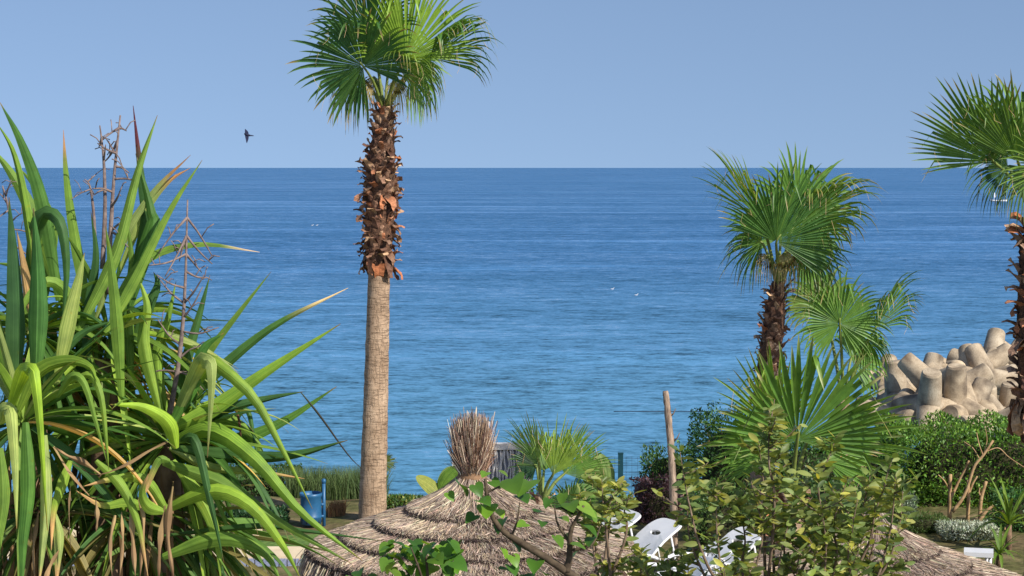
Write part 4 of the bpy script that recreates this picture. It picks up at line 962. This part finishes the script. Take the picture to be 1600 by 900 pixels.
def shrub(label, stems, root, d, singles=290, name='leafy_shrub', leaves=None, mid=3.0, cover=1.0):
    leaves = leaves or LEAVES
    T = thing(name, label, 'shrub', V((GX(root, d), d, 0))); base_ = T.location.copy(); slots = []
    for (px, py, dd, ln) in stems:
        top_ = P(px, py, d + dd); hub = base_ + V((U(-.12, .12), U(-.1, .1), mid - .9)); low = V((top_.x * .75 + hub.x * .25 + U(-.04, .04), top_.y, top_.z - ln))
        c = curve([base_ + V((U(-.1, .1), U(-.1, .1), -.05)), hub, low, low.lerp(top_, .5) + V((U(-.06, .06), U(-.05, .05), 0)), top_], 60)
        b = MB(); rad = [0.016 - .0135 * i / 59 for i in range(60)]; b.tube(c, rad, 6, jit=.08); st = b.build('stem', M_twig, T)
        cum = 0; i0 = 20
        for i in range(i0, 60):
            seg = c[i] - c[i - 1]; z = (top_.z - c[i].z)
            if z > ln * 1.15: continue
            dens = 2 if z < .25 else 1
            for k in range(dens):
                if U(0, 1) > .8 * cover: continue
                th = len(slots) * 2.399 + U(-.4, .4); el = U(.1, .9) if z < .12 else U(-.35, .7)
                slots.append((c[i], V((math.cos(th) * math.cos(el), math.sin(th) * math.cos(el), math.sin(el))), U(.7, 1.15)))
            if U(0, 1) < .26 * cover and z > .05:
                th = U(0, 6.28); e = c[i] + V((math.cos(th), math.sin(th) * .8, U(.2, 1.0))).normalized() * U(.08, .24); q = MB(); cc = curve([c[i], c[i].lerp(e, .5) - V((0, 0, .015)), e], 6)
                q.tube(cc, [.005, .0045, .004, .0035, .003, .002], 4); q.build('twig', M_twig, st)
                for j in range(1, 6):
                    for k in range(2):
                        th = U(0, 6.28); slots.append((cc[j], V((math.cos(th), math.sin(th), U(-.2, .9))), U(.65, 1.1)))
    mats = [(place(p, v, U(-1.5, 1.5), s), rng.choice(leaves)) for p, v, s in slots]
    vis = [m for m in mats]
    order = sorted(range(len(vis)), key=lambda i: vis[i][0].translation.y); near = set(order[:singles])
    rest = MB()
    for i, (M_, me) in enumerate(vis):
        if i in near: link('leaf', me, T, M_)
        else:
            vv = [M_ @ v.co for v in me.vertices]; cdat = np.zeros(len(vv) * 4); me.color_attributes['Col'].data.foreach_get('color', cdat); cdat = cdat.reshape(-1, 4)[:, :3] * U(.7, 1.25)
            rest.add(vv, [tuple(p.vertices) for p in me.polygons], [tuple(x) for x in cdat])
    if rest.v: rest.build('foliage', M_leaf, T, kind='stuff')
    return T
outline = [(1062, 705), (1075, 760), (1120, 752), (1150, 775), (1185, 690), (1202, 640), (1215, 700), (1250, 765), (1278, 762), (1308, 680), (1330, 750), (1360, 742), (1395, 715), (1412, 752), (1380, 775), (1340, 780), (1290, 780), (1240, 790), (1172, 745), (1325, 745), (1400, 745),
           (1040, 862), (1075, 868), (1390, 830), (1350, 838), (1300, 820), (1258, 830), (1330, 865), (1380, 872), (1275, 862), (1160, 862), (1005, 880)]
shrub('olive green leafy shrub in front of the big palm fan', [(x, y, U(-.45, .5), U(.5, .8)) for x, y in outline], 1210, 12.0, cover=.95)
shrub('small olive leafed shrub left of the holed white lounger', [(984, 772, 0, .3), (962, 755, .1, .3), (940, 748, -.1, .35), (918, 790, .1, .35), (905, 770, .2, .35), (950, 880, .0, .3), (1002, 858, -.1, .3)], 950, 13.0, 150, mid=3.0, cover=.55)

HEART = [leaf_proto('leaf', .098, .098, c, M_heart, b_, True) for c, b_ in (((0.13, 0.27, 0.04), .5), ((0.085, 0.21, 0.03), .9), ((0.19, 0.33, 0.05), .4), ((0.06, 0.16, 0.03), .7))]
def heart_plant(label, branches, leaves, root, d, name='heart_leaved_shrub'):
    T = thing(name, label, 'shrub', V((GX(root, d), d, 0)))
    for pts, r0 in branches:
        c = curve([P(x, y, d + dd) for x, y, dd in pts], 20); b = MB(); b.tube(c, [r0 * (1 - .7 * i / 19) for i in range(20)], 7, jit=.1); b.build('branch', M_darkstem, T)
    for (x, y, s, dd) in leaves:
        p = P(x, y, d + dd); th = U(-2.6, -.5) if U(0, 1) < .7 else U(0, 6.28); v = V((math.cos(th), math.sin(th), U(-.9, .1)))
        lf = link('leaf', rng.choice(HEART), T, place(p, v, U(-.5, .5), s))
    return T
d = 10.0; zb = lambda: None
lv = [(716, 756, 1.1, 0), (742, 758, .8, 0), (748, 782, 1.1, -.05), (768, 752, .7, .05), (800, 748, 1.5, -.05), (826, 752, 1.5, .0), (812, 775, .9, .05), (762, 790, 1.2, 0), (742, 805, .8, 0), (786, 812, 1.0, .05), (800, 842, .9, .05), (776, 796, .8, .05),
      (822, 818, .7, 0), (838, 800, .7, 0), (848, 815, .6, 0), (890, 786, 1.0, -.05), (906, 790, 1.1, 0), (876, 808, .7, 0), (912, 822, 1.0, 0), (926, 840, .8, 0), (868, 838, .8, 0), (892, 850, .9, -.05), (918, 800, .8, .05), (858, 780, .6, .05), (880, 772, .7, .1), (902, 862, .8, .1),
      (934, 810, .7, .1), (786, 858, .6, 0), (700, 770, .6, .05), (760, 738, .6, .05), (780, 736, .6, .05)]
heart_plant('heart leaved shrub with a dark bent branch crossing the straw roof',
    [([(1010, 1100, .3), (960, 960, .1), (885, 893, 0), (820, 852, 0), (782, 826, 0), (764, 792, 0), (758, 748, 0)], .03), ([(885, 893, 0), (890, 868, 0), (892, 830, 0), (912, 790, 0)], .022), ([(892, 850, 0), (872, 820, .05), (866, 790, .05)], .01), ([(798, 840, 0), (808, 815, 0), (812, 785, 0)], .008),
     ([(762, 780, 0), (740, 765, 0), (718, 757, 0)], .006), ([(760, 770, 0), (790, 757, 0), (822, 754, 0)], .007), ([(895, 860, 0), (925, 850, 0), (940, 818, .1)], .01)], lv, 1010, d)
lv = [(668 + U(-62, 48), 880 - abs(U(-40, 36)) + U(-8, 22), U(.55, 1.05), U(-.15, .2)) for _ in range(64)]
heart_plant('low heart leaved shrub at the bottom edge before the straw roof', [([(672, 1150, .1), (670, 980, 0), (668, 900, 0), (664, 850, 0)], .016), ([(670, 960, 0), (690, 900, 0), (706, 862, 0)], .01), ([(670, 960, 0), (640, 900, .1), (620, 870, .1)], .01), ([(670, 940, 0), (655, 890, -.1), (642, 855, -.1)], .01)], lv, 672, d)
lv = [(800, 868, .75, 0), (798, 884, .8, 0), (838, 876, 1.0, 0), (830, 896, .9, 0), (782, 890, .7, .1), (852, 896, .8, .1), (812, 900, .8, 0), (560, 892, .8, .2), (575, 900, .8, .2), (548, 902, .7, .2)]
heart_plant('few heart leaves poking up at the bottom edge below the bent branch', [([(815, 1150, .1), (812, 980, 0), (806, 880, 0), (800, 866, 0)], .012), ([(812, 980, 0), (830, 920, 0), (840, 876, 0)], .008), ([(812, 1150, .1), (640, 980, .2), (560, 900, .2)], .01)], lv, 815, d)

# ------------------------------------------------------------------ hedges, bushes, reeds, small plants
def box_pts(n, c, s, shell=.5, lump=.25, seed=0):
    r = np.random.default_rng(seed)
    if s[0] > 1.3 * s[2]:
        a = np.array([s[1] * s[2], s[0] * s[2], s[0] * s[1]]); ax = r.choice(3, n, p=a / a.sum()); e = r.uniform(-1, 1, (n, 3)); e[np.arange(n), ax] = np.where(r.random(n) < .5, -1, 1)
        u = np.zeros((n, 3)); u[np.arange(n), ax] = e[np.arange(n), ax]
        w = np.array(c) + e * np.array(s); l = lump * .35 * (np.sin(w[:, 0] * 3.1 + seed) * np.cos(w[:, 2] * 4) + np.sin(w[:, 0] * 7.3 + w[:, 2] * 5) * .6)
        k = (r.random(n) ** 2) * .28
        return w + u * (l - k)[:, None] * min(1.0, s[2] * 1.3), u
    u = r.normal(size=(n, 3)); u /= np.linalg.norm(u, axis=1, keepdims=True)
    e = np.sign(u) * np.abs(u) ** .6; k = 1 - (r.random(n) ** 2) * shell
    l = 1 + lump * (np.sin(u[:, 0] * 7 + seed) * np.sin(u[:, 2] * 6 + seed * 2) * np.cos(u[:, 1] * 5))
    e = e / np.maximum(np.abs(e).max(axis=1, keepdims=True), .8)
    p = np.array(c) + e * np.array(s) * (k * l)[:, None]; return p, u
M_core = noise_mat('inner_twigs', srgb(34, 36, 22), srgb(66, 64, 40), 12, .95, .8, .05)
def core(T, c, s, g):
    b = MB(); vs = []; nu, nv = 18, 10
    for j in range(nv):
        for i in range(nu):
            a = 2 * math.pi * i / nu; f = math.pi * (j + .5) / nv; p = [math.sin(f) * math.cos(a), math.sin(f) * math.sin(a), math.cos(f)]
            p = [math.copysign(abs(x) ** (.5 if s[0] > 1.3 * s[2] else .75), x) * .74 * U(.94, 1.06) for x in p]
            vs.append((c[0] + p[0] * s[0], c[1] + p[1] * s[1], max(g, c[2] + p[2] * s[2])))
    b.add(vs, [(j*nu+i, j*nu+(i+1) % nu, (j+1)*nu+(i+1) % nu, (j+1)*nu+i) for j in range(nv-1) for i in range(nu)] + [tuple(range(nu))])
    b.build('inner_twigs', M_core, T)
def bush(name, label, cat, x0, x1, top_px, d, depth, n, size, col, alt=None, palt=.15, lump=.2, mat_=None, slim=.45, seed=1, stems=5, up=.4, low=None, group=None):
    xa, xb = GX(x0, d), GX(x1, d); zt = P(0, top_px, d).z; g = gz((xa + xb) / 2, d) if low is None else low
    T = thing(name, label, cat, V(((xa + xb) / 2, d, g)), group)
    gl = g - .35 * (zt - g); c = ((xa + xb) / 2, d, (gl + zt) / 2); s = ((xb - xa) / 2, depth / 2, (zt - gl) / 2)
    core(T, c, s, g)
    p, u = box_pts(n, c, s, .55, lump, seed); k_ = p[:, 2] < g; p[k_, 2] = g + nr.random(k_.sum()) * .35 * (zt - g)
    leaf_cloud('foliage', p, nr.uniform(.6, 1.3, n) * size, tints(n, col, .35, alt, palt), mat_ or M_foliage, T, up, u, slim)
    for k in range(stems):
        x = xa + (xb - xa) * (k + .5) / stems; b = MB(); b.tube(curve([V((x, d, g - .05)), V((x + U(-.1, .1), d + U(-.1, .1), (g + zt) / 2)), V((x + U(-.2, .2), d + U(-.1, .1), zt - .15))], 8), [.03, .028, .025, .02, .016, .012, .008, .004], 6); b.build('branch', M_bark, T)
    return T
bush('hedge', 'long bright green clipped hedge below the concrete breakwater blocks', 'hedge', 1385, 1720, 664, 31.0, 2.0, 30000, .066, (0.08, 0.175, 0.03), (0.15, 0.26, 0.045), .3, .45, seed=3, stems=9)
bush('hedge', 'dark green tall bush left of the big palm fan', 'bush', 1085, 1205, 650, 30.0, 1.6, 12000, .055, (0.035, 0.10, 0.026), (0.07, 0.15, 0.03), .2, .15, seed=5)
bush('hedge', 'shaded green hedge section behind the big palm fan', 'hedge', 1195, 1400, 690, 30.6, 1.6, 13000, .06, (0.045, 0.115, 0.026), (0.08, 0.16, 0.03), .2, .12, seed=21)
bush('bush', 'loose fresh green bush right of the dark green fence post', 'bush', 1006, 1082, 704, 31.5, 1.0, 4200, .06, (0.05, 0.12, 0.03), (0.09, 0.17, 0.04), .3, .3, seed=6)
bush('bush', 'dark purple leaved bush behind the holed white lounger', 'bush', 996, 1062, 752, 29.2, .8, 4200, .055, srgb(70, 50, 58), srgb(96, 72, 80), .25, .25, seed=7)
bush('silver_bush', 'silvery leaved cushion bush below the pruned stems', 'bush', 1478, 1560, 822, 27.6, .7, 5200, .05, srgb(140, 152, 140), srgb(180, 188, 180), .35, .2, M_silver, .28, 8, 3, .8, group='silver bushes')
bush('silver_bush', 'taller grey green bush left of the pruned stems', 'bush', 1358, 1432, 772, 28.5, .8, 5200, .05, srgb(104, 122, 104), srgb(140, 154, 138), .3, .25, M_silver, .28, 9, 3, .8, group='silver bushes')
bush('bush', 'low feathery green bush between the two silvery bushes', 'bush', 1418, 1482, 806, 28.2, .6, 3600, .05, (0.06, 0.115, 0.03), (0.09, 0.14, 0.04), .3, .25, None, .15, 10, 3, 1.4)
bush('bush', 'mixed green bush seen through yucca leaves left of the litter bin', 'bush', 300, 462, 736, 33.0, 1.4, 8000, .07, (0.045, 0.10, 0.03), (0.09, 0.14, 0.04), .3, .3, seed=12)
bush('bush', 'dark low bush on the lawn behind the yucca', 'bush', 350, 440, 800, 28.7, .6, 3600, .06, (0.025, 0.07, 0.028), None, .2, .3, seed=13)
bush('bush', 'small green bush at the foot of the tall palm trunk, right side', 'bush', 596, 660, 782, 29.6, .6, 2600, .06, (0.06, 0.125, 0.03), (0.2, 0.22, 0.06), .2, .35, seed=14)
bush('bush', 'green filler bush beneath the young pale green palm', 'bush', 795, 945, 772, 26.0, .8, 6000, .06, (0.055, 0.13, 0.03), (0.13, 0.21, 0.04), .3, .3, seed=15)
bush('bush', 'bushy green growth under the pruned stems and hedge foot', 'bush', 1560, 1700, 770, 28.4, .8, 4000, .06, (0.04, 0.11, 0.03), None, .2, .3, seed=16)
bush('bush', 'olive bush behind the shrub between palm trunk and parasol', 'bush', 1080, 1180, 770, 25.0, .7, 4500, .06, (0.05, 0.10, 0.028), (0.09, 0.14, 0.04), .2, .3, seed=17)
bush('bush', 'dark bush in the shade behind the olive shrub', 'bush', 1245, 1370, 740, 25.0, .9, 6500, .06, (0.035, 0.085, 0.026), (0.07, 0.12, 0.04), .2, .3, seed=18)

def reeds(name, label, x0, x1, top_px, d, depth, n, col, h, mat_=None, var=.3, wd=.008):
    xa, xb = GX(x0, d), GX(x1, d); g = gz((xa + xb) / 2, d); hh = h if h else P(0, top_px, d).z - g
    T = thing(name, label, 'grass', V(((xa + xb) / 2, d, g)))
    A_ = np.stack([nr.uniform(xa, xb, n), d + nr.uniform(-depth / 2, depth / 2, n), np.full(n, g - .03)], 1); L = hh * nr.uniform(.5, 1.05, n)
    A_[:, 2] = [gz(a[0], a[1]) - .03 for a in A_]
    ln_ = nr.normal(size=(n, 2)) * .16; B_ = A_ + np.stack([ln_[:, 0] * L * .4, ln_[:, 1] * L * .4, L * .6], 1); C_ = A_ + np.stack([ln_[:, 0] * L * 1.3, ln_[:, 1] * L * 1.3, L], 1)
    ribbons('blades', A_, B_, C_, nr.uniform(.6, 1.4, n) * wd, tints(n, col, var), mat_ or M_grass, T, tip=.12); return T
reeds('reed_clump', 'tall grey green reeds between the litter bin and the tall palm', 452, 600, 726, 32.4, 1.6, 5200, (0.10, 0.15, 0.065), None)
reeds('dry_grass', 'clump of dry brown grass right of the blue bin post', 512, 536, 780, 29.6, .3, 700, srgb(168, 128, 88), None, M_straw, .3, .012)
reeds('reed_clump', 'green grass tuft right of the tall palm trunk', 604, 652, 768, 30.4, .5, 900, (0.09, 0.14, 0.04), None)

def paddle_plant(label, specs, root, d, name='paddle_leaf_plant'):
    g = gz(GX(root, d), d); T = thing(name, label, 'plant', V((GX(root, d), d, g)))
    for pts, wpx, roll, col in specs:
        c = curve([P(x, y, d + dd) for x, y, dd in pts], 16); sd = []; no = []; wd = []
        for i, p in enumerate(c):
            t = i / 15; tg = (c[min(i+1, 15)] - c[max(i-1, 0)]).normalized(); s0 = tg.cross((p - CAM).normalized()).normalized(); q = Quaternion(tg, R(roll)); sd.append(q @ s0); no.append(q @ s0.cross(tg))
            wd.append(wpx / (F / d) * max(.05, math.sin(math.pi * min(1, t * .96 + .03)) ** .55))
        b = MB(); b.strip(c, sd, no, wd, .25, col); lf = b.build('leaf', M_yucca, T)
        b = MB(); b.tube(curve([V((T.location.x, d, g)), (V((T.location.x, d, g)) + c[0]) / 2 + V((0, 0, .1)), c[0], c[4]], 10), [.03, .028, .026, .024, .022, .02, .018, .014, .01, .006], 6, srgb(120, 140, 60)); b.build('petiole', M_petiole, lf)
    return T
paddle_plant('broad paddle leaf plant showing left of the straw tuft', [([(690, 778, 0), (672, 760, 0), (650, 745, -.1)], 26, 30, (0.22, 0.26, 0.07)), ([(690, 775, 0), (704, 752, 0), (722, 728, 0)], 36, -10, (0.10, 0.2, 0.035)), ([(686, 778, .1), (700, 745, .1), (716, 732, .1)], 30, 30, (0.15, 0.24, 0.09))], 692, 25.0)
paddle_plant('broad pale paddle leaf plant left of the dark fence post', [([(938, 775, 0), (926, 740, 0), (910, 712, -.1)], 42, -25, (0.16, 0.24, 0.07)), ([(940, 775, .1), (942, 742, .1), (934, 708, .1)], 40, 20, (0.14, 0.22, 0.07)), ([(936, 780, -.1), (912, 770, -.1), (890, 772, -.2)], 30, 10, GREEN)], 938, 25.5)
def strap_plant(label, cx, cy, d, n, lpx, col):
    g = gz(GX(cx, d), d); T = thing('strap_leaf_plant', label, 'plant', V((GX(cx, d), d, g))); h = V((GX(cx, d), d, P(cx, cy, d).z))
    b = MB(); b.tube([V((h.x, d, g - .05)), h], [.05, .04], 8); b.build('stem', M_bark, T)
    for i in range(n):
        th = i * 2.4; el = U(.3, 1.3); dc = V((math.cos(th) * math.cos(el), math.sin(th) * math.cos(el), math.sin(el))); L = lpx / (F / d) * U(.7, 1.1); p = h.copy(); pts = []; sd = []; no = []; wd = []; s0 = dc.cross(V((0, 0, 1))).normalized(); gg = U(.08, .25)
        for k in range(10):
            pts.append(p.copy()); s1 = (s0 - dc * s0.dot(dc)).normalized(); sd.append(s1); no.append(s1.cross(dc)); wd.append(.05 * max(.05, math.sin(math.pi * (k / 9 * .8 + .18)))); p = p + dc * (L / 9); dc = (dc + V((0, 0, -gg))).normalized()
        b = MB(); b.strip(pts, sd, no, wd, .35, mixc(col, LIME, U(0, .5))); b.build('leaf', M_yucca, T)
strap_plant('bright strap leaved plant at the right edge beside the silvery cushion', 1584, 820, 26.6, 26, 88, (0.09, 0.17, 0.035))
strap_plant('strap leaved plant in the bottom right corner', 1570, 866, 25.6, 16, 60, (0.08, 0.16, 0.035))

# pruned small trees
def pruned(label, cx, d, paths, group='pruned bare saplings'):
    g = gz(GX(cx, d), d); T = thing('pruned_sapling', label, 'sapling', V((GX(cx, d), d, g)), group)
    for k, (pts, r) in enumerate(paths):
        q = [P(x, y, d + dd) for x, y, dd in pts]
        if k == 0: q = [V((q[0].x, d, g - .05))] + q
        b = MB(); c = curve(q, 14); b.tube(c, [r * (1 - .35 * i / 13) for i in range(14)], 8, jit=.08); b.build('trunk' if k == 0 else 'branch', M_prune, T)
M_prune = noise_mat('cut_wood', srgb(150, 118, 82), srgb(198, 164, 122), 12, .9, .4, .01)
pruned('bare pruned sapling with forked top, leftmost of the pruned stems', 1483, 28.6, [([(1483, 830, 0), (1484, 790, 0), (1485, 741, 0)], .04), ([(1485, 780, 0), (1500, 748, 0), (1514, 720, -.1)], .022), ([(1485, 770, 0), (1476, 752, 0), (1466, 742, 0)], .013)])
pruned('bare sapling with long curved branch, second of the pruned stems', 1511, 28.4, [([(1511, 826, 0), (1513, 790, 0), (1513, 750, 0)], .036), ([(1488, 800, -.1), (1508, 772, -.1), (1522, 730, -.1), (1536, 712, -.1), (1552, 688, -.1)], .026), ([(1514, 772, 0), (1520, 756, 0), (1527, 744, 0)], .018),
  ([(1536, 712, -.1), (1530, 695, -.1), (1526, 676, 0)], .01), ([(1540, 706, -.1), (1560, 700, -.1), (1576, 714, -.1), (1600, 730, -.1)], .009), ([(1530, 716, -.1), (1520, 700, 0), (1506, 690, 0)], .008), ([(1536, 712, -.1), (1542, 690, 0), (1540, 670, 0)], .008)])
pruned('stubby pruned sapling nearest the strap leaved plant', 1530, 28.2, [([(1531, 815, 0), (1533, 780, 0), (1541, 752, 0)], .034), ([(1534, 778, 0), (1530, 770, 0), (1531, 762, 0)], .014), ([(1530, 815, -.1), (1540, 800, -.1), (1552, 790, -.1)], .03)])
pruned('short thin pruned stump at the right end of the pruned row', 1570, 28.2, [([(1570, 820, 0), (1570, 800, 0), (1568, 786, 0)], .028)])

# ------------------------------------------------------------------ birds and boat
d = 37.0; s = d / F
T = thing('swallow', 'dark swallow gliding in the sky left of the tall palm', 'bird', P(386, 212, d))
def bp(x, y, dd=0): return P(x, y, d + dd)
b = MB(); b.tube(curve([bp(381.5, 208.5), bp(384, 210), bp(388, 211.3), bp(392, 211.8), bp(395, 212)], 9), [.004, .02, .026, .028, .024, .018, .012, .008, .003], 8, srgb(40, 44, 66)); b.build('body', M_bird, T)
for tip, m_, w_ in (((383, 201.5, .1), (385, 205.5, .05), .07), ((385.6, 223.5, -.1), (386, 217, -.05), .065)):
    r0 = bp(385.6, 210.8); b = MB(); pts = curve([r0, bp(*m_), bp(*tip)], 8); b.strip(pts, [V((1, 0.1, 0))] * 8, [V((0, -1, 0))] * 8, [w_ * (1 - (i / 7) ** 1.8) + .008 for i in range(8)], .15, srgb(36, 40, 66)); b.build('wing', M_bird, T)
b = MB(); b.strip([bp(391, 211.6), bp(394, 211.9), bp(397, 212.2)], [V((0, 0, 1))] * 3, [V((0, -1, 0))] * 3, [.02, .022, .006], .1, srgb(60, 60, 84)); b.build('tail', M_bird, T)
for px, py, lab in ((957, 452.5, 'white gull floating on the sea, left of the two at mid picture'), (994.5, 462, 'white gull floating on the sea, right of the two at mid picture'), (488, 352.5, 'distant white gull on the sea left of the tall palm'), (495, 352.5, 'distant white gull next to its mate, nearer the tall palm')):
    dg = 8.4 / ((py - 262) / F); c = V((GX(px, dg), dg, SEA_Z)); k = .62 if py > 400 else .9
    T = thing('gull', lab, 'bird', c, 'gulls on the sea')
    b = MB(); b.tube([c + V((x * k, 0, z * k)) for x, z in ((-.2, .1), (-.14, .06), (-.02, .055), (.1, .07), (.16, .09))], [.012 * k, .05 * k, .08 * k, .065 * k, .02 * k], 10, (.5, .55, .62)); bo = b.build('body', M_bird, T)
    b = MB(); b.tube([c + V((x * k, 0, z * k)) for x, z in ((.12, .08), (.15, .17), (.18, .2), (.235, .19))], [.04 * k, .032 * k, .036 * k, .006 * k], 8, (.8, .8, .8)); b.build('head', M_bird, T)
db = 8.4 / (53 / F); c = V((GX(1560, db), db, SEA_Z)); sb = db / F
T = thing('sailing_boat', 'tiny white boat with mast on the sea behind the right edge palm', 'boat', c)
b = MB(); L = 27 * sb / 2; prof = [(-1, .5), (-.6, .9), (0, 1), (.6, .8), (1, .05)]; vs_ = []
for x, w_ in prof: vs_ += [c + V((x * L, -.75 * w_, .42 + .08 * x * x)), c + V((x * L, 0, -.15)), c + V((x * L, .75 * w_, .42 + .08 * x * x))]
b.add(vs_, [f for i in range(4) for f in ((i*3, i*3+1, i*3+4, i*3+3), (i*3+1, i*3+2, i*3+5, i*3+4), (i*3+2, i*3, i*3+3, i*3+5))], (.82, .82, .82)); b.build('hull', M_white, T)
b = MB(); b.tube([c + V((-.55 * L, 0, .3)), c + V((-.55 * L, 0, 17 * sb))], .05, 6); b.build('mast', M_white, T)
b = MB(); b.add([c + V((-.52 * L, 0, 1.0)), c + V((-.38 * L, 0.05, 1.1)), c + V((-.5 * L, 0, 16 * sb)), c + V((-.52 * L, .03, 16 * sb))], [(0, 1, 2, 3)], (.85, .85, .82)); b.build('furled_sail', M_white, T)
